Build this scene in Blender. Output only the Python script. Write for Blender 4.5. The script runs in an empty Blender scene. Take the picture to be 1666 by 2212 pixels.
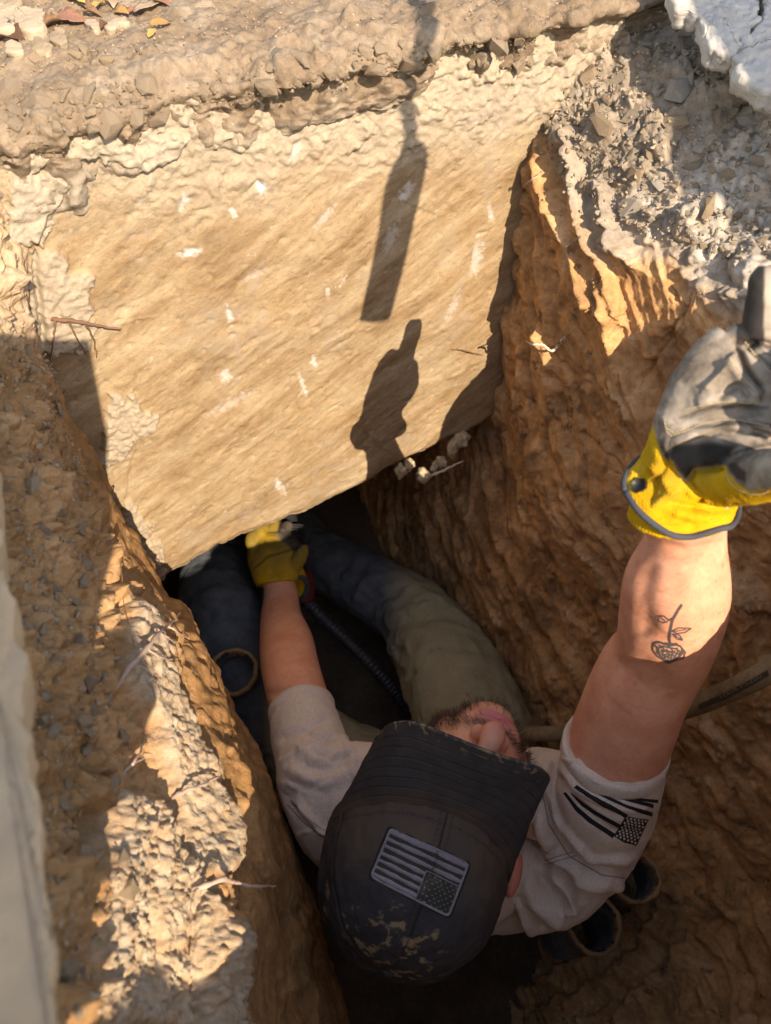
import bpy, bmesh, math, random
import numpy as np
from mathutils import Vector, Matrix
from mathutils.bvhtree import BVHTree

# ------------------------------------------------------------------ camera, sky, sun
sc = bpy.context.scene
CAM = Vector((0.0, 0.0, 0.32))
PITCH = math.radians(52.0)                    # looking down into the pit
FWD = Vector((0, math.cos(PITCH), -math.sin(PITCH)))
RGT = Vector((1, 0, 0))
UPV = Vector((0, math.sin(PITCH), math.cos(PITCH)))
FPX, CU, CV = 1664.0, 833.0, 1106.0

cam_d = bpy.data.cameras.new('camera')
cam = bpy.data.objects.new('camera', cam_d)
sc.collection.objects.link(cam)
cam.location = CAM
cam.rotation_euler = (math.pi / 2 - PITCH, 0, 0)
cam_d.sensor_width = 36.0
cam_d.sensor_fit = 'AUTO'
cam_d.lens = 36.0 * FPX / 2212.0
cam_d.clip_start = 0.01
cam_d.clip_end = 400
cam_d.dof.use_dof = True
cam_d.dof.focus_distance = 0.84
cam_d.dof.aperture_fstop = 6.3
sc.camera = cam

SUN = Vector((0.36, -0.70, 0.62)).normalized()   # towards the sun
elev = math.asin(SUN.z)
azim = math.atan2(SUN.x, SUN.y)
world = bpy.data.worlds.new('World')
sc.world = world
world.use_nodes = True
wn = world.node_tree.nodes
wl = world.node_tree.links
bg = wn.get('Background') or wn.new('ShaderNodeBackground')
sky = wn.new('ShaderNodeTexSky')
sky.sky_type = 'NISHITA'
sky.sun_disc = False
sky.sun_elevation = elev
sky.sun_rotation = azim
sky.air_density = 1.0
sky.dust_density = 0.5
sky.ozone_density = 0.6
wl.new(sky.outputs[0], bg.inputs['Color'])
bg.inputs['Strength'].default_value = 0.15

sun_d = bpy.data.lights.new('sun', 'SUN')
sun = bpy.data.objects.new('sun', sun_d)
sc.collection.objects.link(sun)
sun_d.energy = 2.7
sun_d.angle = math.radians(0.26)
sun_d.color = (1.0, 0.975, 0.935)
sun.rotation_euler = SUN.to_track_quat('Z', 'Y').to_euler()
sun.location = (3, -6, 6)

sc.view_settings.view_transform = 'Standard'
sc.view_settings.look = 'None'
sc.view_settings.exposure = 1.62
sc.view_settings.use_white_balance = True      # the camera's white balance, set for open shade
sc.view_settings.white_balance_temperature = 8700
sc.view_settings.white_balance_tint = 16
sc.view_settings.gamma = 1
sc.view_settings.use_curve_mapping = False
sc.cycles.max_bounces = 8
sc.cycles.diffuse_bounces = 6

random.seed(7)
RNG = np.random.default_rng(11)
COL = sc.collection


# ------------------------------------------------------------------ geometry helpers
def ray(u, v):
    return FWD + RGT * ((u - CU) / FPX) - UPV * ((v - CV) / FPX)


def P(u, v, t):                                # a point of the place, t metres in front of the camera plane
    return CAM + ray(u, v) * t


def PZ(u, v, z):
    d = ray(u, v)
    return CAM + d * ((z - CAM.z) / d.z)


def proj(a):                                   # numpy (n,3) -> pixel of the 1666 x 2212 photo, depth
    a = np.asarray(a, dtype=float) - np.array(CAM)
    t = a @ np.array(FWD)
    t2 = np.where(np.abs(t) < 1e-6, 1e-6, t)
    return CU + FPX * (a @ np.array(RGT)) / t2, CV - FPX * (a @ np.array(UPV)) / t2, t


_T = RNG.normal(size=(512, 3))
_T /= np.linalg.norm(_T, axis=1)[:, None]


def _hash(i, j, k, seed):
    i = i.astype(np.uint32); j = j.astype(np.uint32); k = k.astype(np.uint32)
    h = i * np.uint32(374761393) + j * np.uint32(668265263) + k * np.uint32(2246822519) + np.uint32((seed * 3266489917) & 0xffffffff)
    h = (h ^ (h >> np.uint32(13))) * np.uint32(1274126177)
    h = (h ^ (h >> np.uint32(15))) * np.uint32(2654435761)
    return h ^ (h >> np.uint32(16))


def perlin(p, seed=0):
    f0 = np.floor(p)
    i = f0.astype(np.int64)
    f = p - f0
    w = f * f * f * (f * (f * 6 - 15) + 10)
    out = np.zeros(len(p))
    for dx in (0, 1):
        for dy in (0, 1):
            for dz in (0, 1):
                g = _T[_hash(i[:, 0] + dx, i[:, 1] + dy, i[:, 2] + dz, seed) & np.uint32(511)]
                d = f - np.array((dx, dy, dz))
                ww = (w[:, 0] if dx else 1 - w[:, 0]) * (w[:, 1] if dy else 1 - w[:, 1]) * (w[:, 2] if dz else 1 - w[:, 2])
                out += ww * np.einsum('ij,ij->i', g, d)
    return out * 1.5


def fbm(p, oct=4, seed=0, gain=0.5):
    s = np.zeros(len(p)); a = 1.0; q = p.copy()
    for o in range(oct):
        s += a * perlin(q, seed + o)
        q = q * 2.03 + 7.1
        a *= gain
    return s


def ridged(p, oct=3, seed=0):
    s = np.zeros(len(p)); a = 1.0; q = p.copy()
    for o in range(oct):
        s += a * (1 - 2 * np.abs(perlin(q, seed + o)))
        q = q * 2.1 + 3.3
        a *= 0.5
    return s


def worley(p, seed=0):
    f0 = np.floor(p)
    i = f0.astype(np.int64)
    F1 = np.full(len(p), 9.0); F2 = np.full(len(p), 9.0); ID = np.zeros(len(p))
    for dx in (-1, 0, 1):
        for dy in (-1, 0, 1):
            for dz in (-1, 0, 1):
                h = _hash(i[:, 0] + dx, i[:, 1] + dy, i[:, 2] + dz, seed)
                ox = (h & np.uint32(1023)) / 1023.0
                oy = ((h >> np.uint32(10)) & np.uint32(1023)) / 1023.0
                oz = ((h >> np.uint32(20)) & np.uint32(1023)) / 1023.0
                d = np.sqrt((f0[:, 0] + dx + ox - p[:, 0]) ** 2 + (f0[:, 1] + dy + oy - p[:, 1]) ** 2 + (f0[:, 2] + dz + oz - p[:, 2]) ** 2)
                m = d < F1
                F2 = np.where(m, F1, np.minimum(F2, d))
                ID = np.where(m, (h & np.uint32(65535)) / 65535.0, ID)
                F1 = np.where(m, d, F1)
    return F1, F2, ID


def clods(p, size, seed=0):                    # rounded lumps 0..1 with creases between, uneven heights
    w = p + 0.25 * size * np.stack([perlin(p / size * 1.3, seed + 50 + k) for k in range(3)], 1)
    f1, f2, idn = worley(w / size, seed)
    edge = np.clip((f2 - f1) * 2.2, 0, 1)
    return (edge ** 0.5) * (0.45 + 0.55 * idn), idn


def dirt(p, size, seed=0, keep=0.45):         # broken angular crumbs: only some cells stand up, each with its own tilt
    w = p / size + 0.35 * np.stack([perlin(p / size * 0.9, seed + 60 + k) for k in range(3)], 1)
    f0 = np.floor(w); i = f0.astype(np.int64)
    F1 = np.full(len(p), 9.0); F2 = np.full(len(p), 9.0); H = np.zeros(len(p), np.uint32); OFF = np.zeros((len(p), 3))
    for dx in (-1, 0, 1):
        for dy in (-1, 0, 1):
            for dz in (-1, 0, 1):
                h = _hash(i[:, 0] + dx, i[:, 1] + dy, i[:, 2] + dz, seed)
                o = np.stack([f0[:, 0] + dx + (h & np.uint32(1023)) / 1023.0, f0[:, 1] + dy + ((h >> np.uint32(10)) & np.uint32(1023)) / 1023.0,
                              f0[:, 2] + dz + ((h >> np.uint32(20)) & np.uint32(1023)) / 1023.0], 1) - w
                d = np.sqrt((o ** 2).sum(1))
                m = d < F1
                F2 = np.where(m, F1, np.minimum(F2, d))
                H = np.where(m, h, H); OFF = np.where(m[:, None], o, OFF); F1 = np.where(m, d, F1)
    up = _hash(H.astype(np.int64), H.astype(np.int64), H.astype(np.int64), 5)
    lvl = (up & np.uint32(1023)) / 1023.0
    g = _T[(up >> np.uint32(10)) & np.uint32(511)]
    tilt = (g * OFF).sum(1)
    e = np.clip((F2 - F1) * 3.2, 0, 1) ** 0.6
    amt = np.clip((lvl - keep) / (1 - keep), 0, 1)
    return e * (amt * (0.8 + 0.65 * tilt))


def sstep(a, b, x):
    t = np.clip((x - a) / (b - a), 0, 1)
    return t * t * (3 - 2 * t)


def polydist(u, v, pts):                       # distance to a polyline in photo pixels and signed side
    best = np.full(u.shape, 1e9); side = np.zeros(u.shape); par = np.zeros(u.shape)
    n = len(pts) - 1
    for k in range(n):
        ax, ay = pts[k]; bx, by = pts[k + 1]
        dx, dy = bx - ax, by - ay
        L2 = dx * dx + dy * dy + 1e-9
        t = np.clip(((u - ax) * dx + (v - ay) * dy) / L2, 0, 1)
        qx = u - ax - t * dx; qy = v - ay - t * dy
        d = np.hypot(qx, qy)
        m = d < best
        best = np.where(m, d, best)
        side = np.where(m, np.sign(dx * (v - ay) - dy * (u - ax)), side)
        par = np.where(m, (k + t) / n, par)
    return best, side, par


def inpoly(u, v, pts):
    ins = np.zeros(u.shape, bool)
    n = len(pts)
    for k in range(n):
        x1, y1 = pts[k]; x2, y2 = pts[(k + 1) % n]
        c = (y1 > v) != (y2 > v)
        ins ^= c & (u < (x2 - x1) * (v - y1) / (y2 - y1 + 1e-12) + x1)
    return ins


def softpoly(u, v, pts, soft):
    ins = inpoly(u, v, pts)
    d, _, _ = polydist(u, v, list(pts) + [pts[0]])
    return sstep(-soft, soft, np.where(ins, d, -d))


def link(name, me, mat=None, parent=None, smooth=True, recenter=True):
    o = bpy.data.objects.new(name, me)
    COL.objects.link(o)
    if mat is not None:
        for m in (mat if isinstance(mat, (list, tuple)) else [mat]):
            me.materials.append(m)
    if smooth:
        me.polygons.foreach_set('use_smooth', np.ones(len(me.polygons), bool))
    if parent is not None:
        o.parent = parent
        o.matrix_parent_inverse = parent.matrix_world.inverted() if parent.matrix_world != Matrix() else Matrix()
    return o


def recentre(o):                               # origin to the base of the thing; children keep their place
    n = len(o.data.vertices)
    co = np.empty(n * 3, np.float32); o.data.vertices.foreach_get('co', co)
    c = co.reshape(-1, 3)
    base = Vector(((c[:, 0].min() + c[:, 0].max()) / 2, (c[:, 1].min() + c[:, 1].max()) / 2, c[:, 2].min()))
    o.data.transform(Matrix.Translation(-base))
    o.location = base
    return o


def mesh_from(V, F, attrs=None):
    me = bpy.data.meshes.new('m')
    V = np.asarray(V, np.float32)
    F = np.asarray(F, np.int32)
    k = F.shape[1]
    me.vertices.add(len(V)); me.vertices.foreach_set('co', V.ravel())
    me.loops.add(F.size); me.loops.foreach_set('vertex_index', F.ravel())
    me.polygons.add(len(F))
    me.polygons.foreach_set('loop_start', np.arange(0, F.size, k, dtype=np.int32))
    me.update(calc_edges=True)
    for a, val in (attrs or {}).items():
        at = me.attributes.new(a, 'FLOAT', 'POINT')
        at.data.foreach_set('value', np.asarray(val, np.float32).ravel())
    me.validate()
    return me


def grid_faces(nr, nc, wrap=False):
    r = np.arange(nr - 1)[:, None]
    c = np.arange(nc if wrap else nc - 1)[None, :]
    c2 = (c + 1) % nc
    a = r * nc + c; b = r * nc + c2; d = (r + 1) * nc + c; e = (r + 1) * nc + c2
    return np.stack([a, d, e, b], -1).reshape(-1, 4)


def crom(A, n):                                # Catmull-Rom along axis 0, evenly spread by mean chord length
    A = np.asarray(A, float)
    m = len(A)
    ch = np.sqrt(((A[1:] - A[:-1]) ** 2).sum(-1))
    ch = ch.reshape(m - 1, -1).mean(1) + 1e-6
    s = np.concatenate([[0], np.cumsum(ch)]); s /= s[-1]
    par = np.interp(np.linspace(0, 1, n), s, np.arange(m))
    i = np.clip(par.astype(int), 0, m - 2)
    t = (par - i).reshape((-1,) + (1,) * (A.ndim - 1))
    p0 = A[np.maximum(i - 1, 0)]; p1 = A[i]; p2 = A[i + 1]; p3 = A[np.minimum(i + 2, m - 1)]
    # end tangents by reflection
    p0 = np.where((i == 0).reshape(t.shape), 2 * p1 - p2, p0)
    p3 = np.where((i == m - 2).reshape(t.shape), 2 * p2 - p1, p3)
    return 0.5 * (2 * p1 + (p2 - p0) * t + (2 * p0 - 5 * p1 + 4 * p2 - p3) * t * t + (3 * p1 - p0 - 3 * p2 + p3) * t ** 3)


def gnormals(G):
    du = np.gradient(G, axis=1); dv = np.gradient(G, axis=0)
    n = np.cross(du, dv)
    return n / (np.linalg.norm(n, axis=-1, keepdims=True) + 1e-12)


def box_mesh(bm, c, s, rot=None):
    m = Matrix.Translation(c) @ (rot.to_4x4() if rot else Matrix()) @ Matrix.Diagonal((s[0], s[1], s[2], 1))
    bmesh.ops.create_cube(bm, size=1, matrix=m)


def bm_obj(name, bm, mat, parent=None, smooth=False):
    me = bpy.data.meshes.new(name)
    bmesh.ops.recalc_face_normals(bm, faces=bm.faces)
    bm.to_mesh(me); bm.free()
    return link(name, me, mat, parent, smooth)


def tube_arrays(pts, rad, n=10, caps=True):
    """A round tube along points with a radius per point."""
    pts = [Vector(p) for p in pts]
    V = []; F = []
    t0 = (pts[1] - pts[0]).normalized()
    ref = Vector((0, 0, 1)) if abs(t0.z) < 0.9 else Vector((1, 0, 0))
    x = (ref - t0 * ref.dot(t0)).normalized()
    for k, p in enumerate(pts):
        a = pts[max(k - 1, 0)]; b = pts[min(k + 1, len(pts) - 1)]
        t = (b - a).normalized()
        x = (x - t * x.dot(t)).normalized()
        y = t.cross(x)
        r = rad[k] if hasattr(rad, '__len__') else rad
        for j in range(n):
            an = 2 * math.pi * j / n
            V.append(p + x * (r * math.cos(an)) + y * (r * math.sin(an)))
    m = len(pts)
    for k in range(m - 1):
        for j in range(n):
            F.append((k * n + j, k * n + (j + 1) % n, (k + 1) * n + (j + 1) % n, (k + 1) * n + j))
    if caps:
        for k in (0, m - 1):
            V.append(pts[k]); c = len(V) - 1
            for j in range(n):
                a, b = k * n + j, k * n + (j + 1) % n
                F.append((c, b, a, a) if k == 0 else (c, a, b, b))
    return [tuple(v) for v in V], F


def simple_mesh(V, F):
    me = bpy.data.meshes.new('m')
    F2 = []
    for f in F:
        g = []
        for i in f:
            if i not in g:
                g.append(i)
        F2.append(g)
    me.from_pydata([tuple(v) for v in V], [], F2)
    me.update()
    return me


def tube_obj(name, pts, rad, mat, parent=None, n=10, smoothpath=0):
    if smoothpath:
        A = np.array([list(p) for p in pts])
        if hasattr(rad, '__len__'):
            A = np.concatenate([A, np.array(rad)[:, None]], 1)
        B = crom(A, smoothpath)
        pts = [Vector(b[:3]) for b in B]
        if hasattr(rad, '__len__'):
            rad = [float(b[3]) for b in B]
    V, F = tube_arrays(pts, rad, n)
    return link(name, simple_mesh(V, F), mat, parent)


def tag(o, label=None, cat=None, group=None, kind=None):
    if label: o['label'] = label
    if cat: o['category'] = cat
    if group: o['group'] = group
    if kind: o['kind'] = kind
    return o


# ------------------------------------------------------------------ materials
class NT:
    def __init__(self, name):
        self.m = bpy.data.materials.new(name)
        self.m.use_nodes = True
        self.t = self.m.node_tree
        self.n = self.t.nodes
        self.b = self.n['Principled BSDF']
        self.tc = self.n.new('ShaderNodeTexCoord')

    def lk(self, a, b):
        self.t.links.new(a, b)

    def co(self, scale=(1, 1, 1), rot=(0, 0, 0)):
        mr = self.n.new('ShaderNodeMapping')          # turn first, stretch afterwards
        self.lk(self.tc.outputs['Object'], mr.inputs['Vector'])
        mr.inputs['Rotation'].default_value = rot
        mp = self.n.new('ShaderNodeMapping')
        self.lk(mr.outputs[0], mp.inputs['Vector'])
        mp.inputs['Scale'].default_value = scale
        return mp.outputs[0]

    def noise(self, scale, detail=4, rough=0.55, vec=None, dist=0.0):
        x = self.n.new('ShaderNodeTexNoise')
        x.inputs['Scale'].default_value = scale
        x.inputs['Detail'].default_value = detail
        x.inputs['Roughness'].default_value = rough
        x.inputs['Distortion'].default_value = dist
        self.lk(vec if vec is not None else self.tc.outputs['Object'], x.inputs['Vector'])
        return x.outputs['Fac']

    def voro(self, scale, feature='F1', vec=None, rnd=1.0):
        x = self.n.new('ShaderNodeTexVoronoi')
        x.feature = feature
        x.inputs['Scale'].default_value = scale
        x.inputs['Randomness'].default_value = rnd
        self.lk(vec if vec is not None else self.tc.outputs['Object'], x.inputs['Vector'])
        return x.outputs['Distance']

    def attr(self, name):
        x = self.n.new('ShaderNodeAttribute')
        x.attribute_name = name
        return x.outputs['Fac']

    def ramp(self, fac, stops):
        x = self.n.new('ShaderNodeValToRGB')
        e = x.color_ramp.elements
        while len(e) < len(stops):
            e.new(0.5)
        for k, (p, c) in enumerate(stops):
            e[k].position = p
            e[k].color = (c[0], c[1], c[2], 1) if hasattr(c, '__len__') else (c, c, c, 1)
        self.lk(fac, x.inputs[0])
        return x.outputs[0]

    def mix(self, fac, a, b, mode='MIX'):
        x = self.n.new('ShaderNodeMix')
        x.data_type = 'RGBA'
        x.blend_type = mode
        for s, val in ((x.inputs[0], fac), (x.inputs[6], a), (x.inputs[7], b)):
            if hasattr(val, 'is_output'):
                self.lk(val, s)
            elif hasattr(val, '__len__'):
                s.default_value = (val[0], val[1], val[2], 1)
            else:
                s.default_value = val if s == x.inputs[0] else (val, val, val, 1)
        return x.outputs[2]

    def math(self, op, a, b=0.0, c=None):
        x = self.n.new('ShaderNodeMath')
        x.operation = op
        for s, val in zip(x.inputs, (a, b) if c is None else (a, b, c)):
            if hasattr(val, 'is_output'):
                self.lk(val, s)
            else:
                s.default_value = val
        return x.outputs[0]

    def bump(self, h, strength, dist, prev=None):
        x = self.n.new('ShaderNodeBump')
        x.inputs['Strength'].default_value = strength
        x.inputs['Distance'].default_value = dist
        self.lk(h, x.inputs['Height'])
        if prev is not None:
            self.lk(prev, x.inputs['Normal'])
        return x.outputs[0]

    def done(self, col, rough=0.9, normal=None, spec=0.25):
        if hasattr(col, 'is_output'):
            self.lk(col, self.b.inputs['Base Color'])
        else:
            self.b.inputs['Base Color'].default_value = (col[0], col[1], col[2], 1)
        if hasattr(rough, 'is_output'):
            self.lk(rough, self.b.inputs['Roughness'])
        else:
            self.b.inputs['Roughness'].default_value = rough
        self.b.inputs['Specular IOR Level'].default_value = spec
        if normal is not None:
            self.lk(normal, self.b.inputs['Normal'])
        return self.m


def soil_bump(k, a=1.0):
    h1 = k.noise(70, 6, 0.65)
    h2 = k.noise(330, 4, 0.7)
    b1 = k.bump(h1, 0.55 * a, 0.006)
    return k.bump(h2, 0.6 * a, 0.0016, b1)


def mat_earth(name, dry, mid, dark, clay=None, chalk=None, stain=(0.05, 0.04, 0.035), bump=1.0, stainlvl=0.63):
    """Earth: three tones, optional clay and chalk layers given per vertex, dark mineral stains."""
    k = NT(name)
    n1 = k.noise(9, 8, 0.62)
    c = k.ramp(n1, [(0.33, dark), (0.5, mid), (0.66, dry)])
    if clay:
        cn = k.noise(14, 7, 0.62, dist=0.6)
        cc = k.ramp(cn, [(0.34, clay[0]), (0.52, clay[1]), (0.68, clay[2])])
        c = k.mix(k.attr('clay'), c, cc)
        # iron-black specks and smears in the clay
        sn = k.noise(30, 6, 0.7, dist=0.3)
        sm = k.ramp(sn, [(stainlvl - 0.04, 0), (stainlvl + 0.05, 1)])
        c = k.mix(k.math('MULTIPLY', k.math('MULTIPLY', sm, k.attr('clay')), 0.75), c, stain)
    if chalk:
        hn = k.noise(55, 6, 0.7)
        hm = k.math('MULTIPLY', k.attr('chalk'), k.ramp(hn, [(0.3, 0.25), (0.6, 1)]))
        c = k.mix(hm, c, chalk)
    v = k.ramp(k.noise(120, 5, 0.7), [(0.3, 0.72), (0.7, 1.18)])
    c = k.mix(1.0, c, v, 'MULTIPLY')
    sp = k.ramp(k.noise(700, 2, 0.6), [(0.66, 0), (0.74, 1)])
    c = k.mix(k.math('MULTIPLY', sp, 0.4), c, (0.62, 0.55, 0.46))
    return k.done(c, 0.95, soil_bump(k, bump), 0.15)


def mat_plain(name, col, rough=0.8, spec=0.3, var=0.15, bscale=300, bstr=0.3, bdist=0.001):
    k = NT(name)
    v = k.ramp(k.noise(25, 6, 0.6), [(0.3, 1 - var), (0.7, 1 + var)])
    c = k.mix(1.0, col, v, 'MULTIPLY')
    return k.done(c, rough, k.bump(k.noise(bscale, 4, 0.6), bstr, bdist), spec)

# ------------------------------------------------------------------ earth materials
M_WALL = None


def make_wall_mat():
    """Scraped pale clay face: diagonal scrape grain, chalk flecks, brown patches."""
    k = NT('scraped_clay')
    st = k.co((1, 1, 1))
    # object space here has x along the wall, z up (the wall object is rotated)
    sv = k.co((1.6, 1.6, 8.0), (0, math.radians(27), 0))
    n1 = k.noise(5, 8, 0.62, sv, 0.35)
    c = k.ramp(n1, [(0.30, (0.194, 0.124, 0.063)), (0.45, (0.288, 0.201, 0.114)), (0.58, (0.355, 0.268, 0.164)), (0.74, (0.401, 0.321, 0.217))])
    n2 = k.noise(7, 7, 0.65)
    c = k.mix(k.math('MULTIPLY', k.ramp(n2, [(0.5, 0), (0.7, 1)]), 0.5), c, (0.268, 0.167, 0.077))
    up = k.attr('chalk')
    c = k.mix(up, c, (0.388, 0.334, 0.258))
    fl = k.noise(26, 6, 0.72, k.co((1.6, 1.6, 0.9), (0, math.radians(-35), 0)))
    flm = k.ramp(fl, [(0.63, 0), (0.69, 1)])
    c = k.mix(k.math('MULTIPLY', flm, 0.6), c, (0.495, 0.455, 0.388))
    g = k.ramp(k.noise(130, 7, 0.8, k.co((.8, 1, 1.5), (0, math.radians(27), 0))), [(0.30, 0.60), (0.46, 0.95), (0.56, 1.02), (0.70, 1.22)])
    c = k.mix(1.0, c, g, 'MULTIPLY')
    dk = k.ramp(k.noise(190, 4, 0.7), [(0.64, 0), (0.72, 1)])
    c = k.mix(k.math('MULTIPLY', dk, 0.4), c, (0.107, 0.074, 0.043))
    c = k.mix(k.math('MULTIPLY', k.attr('stain'), .6), c, (0.125, 0.085, 0.05))
    c = k.mix(k.math('MULTIPLY', k.attr('grey'), k.ramp(k.noise(40, 5, .7), [(.4, 0), (.65, .9)])), c, (0.30, 0.255, 0.20))
    c = k.mix(k.attr('white'), c, (0.576, 0.561, 0.535))
    h1 = k.noise(75, 7, 0.72, k.co((.7, 1, 1.9), (0, math.radians(27), 0)))
    h2 = k.noise(420, 4, 0.7)
    b1 = k.bump(h1, 0.3, 0.004)
    return k.done(c, 0.95, k.bump(h2, 0.7, 0.0016, b1), 0.12)


M_WALL = make_wall_mat()
M_RIM = mat_earth('dry_topsoil', (0.266, 0.204, 0.146), (0.222, 0.164, 0.112), (0.167, 0.121, 0.080), chalk=(0.341, 0.293, 0.226))
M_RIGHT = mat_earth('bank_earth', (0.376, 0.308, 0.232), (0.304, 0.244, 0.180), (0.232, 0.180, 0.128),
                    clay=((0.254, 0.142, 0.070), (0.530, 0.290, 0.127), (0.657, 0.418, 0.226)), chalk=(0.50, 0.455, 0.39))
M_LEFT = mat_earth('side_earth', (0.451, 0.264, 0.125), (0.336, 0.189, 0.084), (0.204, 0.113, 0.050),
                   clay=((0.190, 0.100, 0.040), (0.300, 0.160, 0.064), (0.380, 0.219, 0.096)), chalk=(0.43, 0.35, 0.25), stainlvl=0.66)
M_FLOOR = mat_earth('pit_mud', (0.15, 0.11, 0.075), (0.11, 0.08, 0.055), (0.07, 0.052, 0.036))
M_STONE = mat_plain('limestone_chip', (0.301, 0.247, 0.181), 0.9, 0.15, 0.3, 260, 0.7, 0.002)
M_STONE2 = mat_plain('dusty_chip', (0.356, 0.311, 0.253), 0.95, 0.1, 0.25, 260, 0.7, 0.002)
M_STONE3 = mat_plain('tan_chip', (0.308, 0.232, 0.154), 0.95, 0.1, 0.25, 260, 0.7, 0.002)
M_CRUST = mat_plain('pale_crust', (0.410, 0.335, 0.226), 0.95, 0.1, 0.2, 160, 0.9, 0.003)


# ------------------------------------------------------------------ rear wall of the pit
WP = Vector((-0.33, 0.66, 0.0)); WA = Vector((0.898, 0.440, 0)); WN = Vector((0.440, -0.898, 0))
WROT = math.atan2(WA.y, WA.x)


def wall_pt(u, v, q=0.0):
    d = ray(u, v)
    t = ((WP - CAM).dot(WN) + q) / d.dot(WN)
    return CAM + d * t


def build_rear_wall():
    ns = 400
    S = np.linspace(-0.10, 0.66, ns)
    edge = np.interp(S, [-0.1, -0.012, 0.083, 0.18, 0.26, 0.34, 0.42, 0.51, 0.57, 0.66], [-0.72, -0.690, -0.664, -0.663, -0.66, -0.642, -0.625, -0.618, -0.60, -0.60])
    e3 = np.stack([S * 28, 0 * S, 0 * S], 1)
    edge = edge + 0.006 * fbm(e3, 4, 31)
    nz1, nz2 = 380, 60
    zt = 0.0
    rows_q = []; rows_z = []
    for i in range(nz1):
        f = i / (nz1 - 1)
        rows_z.append(zt + (edge - zt) * f); rows_q.append(np.zeros(ns) - 0.012 * sstep(0.965, 1.0, np.full(ns, f)))
    for i in range(1, nz2):
        f = i / (nz2 - 1)
        rows_z.append(edge - 0.006 * math.sin(min(1, f * 6) * math.pi) + 0.03 * f); rows_q.append(np.full(ns, -0.012 - 0.75 * f ** 1.6))
    Z = np.array(rows_z); Q = np.array(rows_q); SS = np.broadcast_to(S, Z.shape)
    nr = len(rows_z)
    # local frame: x along the wall, y into the earth, z up
    L = np.stack([SS, -Q, Z], -1).reshape(-1, 3)
    W = np.array(WP) + L[:, :1] * np.array(WA) - L[:, 1:2] * np.array(WN) + np.array([0, 0, 1]) * L[:, 2:3]
    u, v, t = proj(W)
    ca, sa = math.cos(math.radians(27)), math.sin(math.radians(27))
    sx = L[:, 0] * ca + L[:, 2] * sa; sz = -L[:, 0] * sa + L[:, 2] * ca
    stre = np.stack([sx * 7, sz * 26, 0 * sx], 1)
    h = 0.0012 * fbm(stre, 4, 3) * (0.2 + 0.6 * sstep(-.2, .4, fbm(L * 5, 2, 8))) + 0.007 * fbm(L * 5, 2, 9) + .0012 * fbm(L * 24, 3, 19) + 0.0003 * fbm(np.stack([sx * 40, sz * 110, L[:, 1] * 45], 1), 4, 77, .65)
    h += 0.0003 * ridged(np.stack([sx * 9, sz * 60, 0 * sx], 1), 2, 14) * sstep(0.1, 0.6, fbm(L * 6, 2, 15) + 0.25)
    h -= 0.004 * np.clip(fbm(np.stack([sx * 30, sz * 60, 0 * sx], 1), 3, 16) - .45, 0, 1)
    # lumpy crumbs on the upper band, growing to the left
    band = sstep(-0.16, -0.05, L[:, 2] + 0.02 * fbm(L * 14, 3, 5) - 0.05 * sstep(0.25, -0.05, L[:, 0]))
    c1 = dirt(L, 0.022, 21); c2 = dirt(L, 0.009, 22)
    h += band * (0.009 * c1 + 0.0045 * c2 + 0.002 * fbm(L * 110, 3, 24))
    # broken crusts left standing proud of the face
    crust = np.zeros(len(L))
    nz = 14 * fbm(np.stack([u / 30, v / 30, 0 * u], 1), 3, 41)
    for poly, amt in (([(60, 545), (130, 540), (150, 580), (200, 595), (197, 650), (205, 700), (190, 760), (60, 760)], 1),
                      ([(230, 848), (275, 850), (300, 880), (340, 895), (335, 925), (285, 950), (262, 1000), (225, 990)], 1),
                      ([(270, 1080), (320, 1120), (350, 1180), (362, 1245), (330, 1250), (250, 1150)], 0.8),
                      ([(20, 380), (110, 370), (150, 400), (110, 470), (95, 530), (20, 520)], 1.2),
                      ([(110, 345), (180, 335), (290, 372), (382, 342), (400, 300), (250, 250), (60, 250), (60, 380)], 1.1)):
        ins = softpoly(u + nz, v - nz, poly, 2.5)
        crust = np.maximum(crust, ins * amt)
    h += crust * (0.007 + 0.003 * fbm(L * 60, 3, 43))
    rough = crust > 0.4
    h += np.where(rough, 0.0022 * fbm(L * 150, 3, 44), 0)
    # crack beside the pale slab and the undercut below the crusts
    for pl, wd, dp in (([(72, 550), (82, 640), (95, 735)], 7, 0.012), ([(110, 470), (90, 510), (75, 545)], 6, 0.008),
                       ([(255, 880), (300, 950), (275, 1080), (320, 1140), (352, 1225)], 4, 0.003)):
        d, _, _ = polydist(u + nz * 0.3, v, pl)
        h -= dp * np.exp(-(d / wd) ** 2)
    # shallow gouges with chalk showing (photo positions)
    white = np.zeros(len(L))
    for (x, y, a, b, ang, st) in ((410, 548, 26, 10, -18, 1), (565, 405, 18, 13, 30, 1), (400, 440, 14, 20, 40, .7), (505, 460, 8, 16, -35, .9),
                                  (640, 330, 10, 28, 25, .5), (495, 680, 7, 24, -14, .8), (680, 785, 8, 16, -8, .9), (655, 830, 6, 30, -18, .7),
                                  (488, 812, 14, 14, -40, .8), (600, 1045, 8, 18, -22, .8), (612, 1052, 5, 16, -18, .6), (880, 415, 14, 30, 35, .7),
                                  (1030, 555, 13, 50, 14, .6), (1060, 460, 8, 22, -10, .6), (845, 510, 14, 40, 25, .5), (708, 628, 6, 14, 0, .6),
                                  (500, 870, 10, 70, 62, .35), (560, 590, 40, 8, -25, .3), (700, 470, 9, 34, 40, .45), (975, 660, 10, 44, 30, .4)):
        r = math.radians(ang)
        dx = u - x; dy = v - y
        rx = (dx * math.cos(r) + dy * math.sin(r)) / a; ry = (-dx * math.sin(r) + dy * math.cos(r)) / b
        g = np.exp(-(rx ** 2 + ry ** 2) * 1.1)
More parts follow.
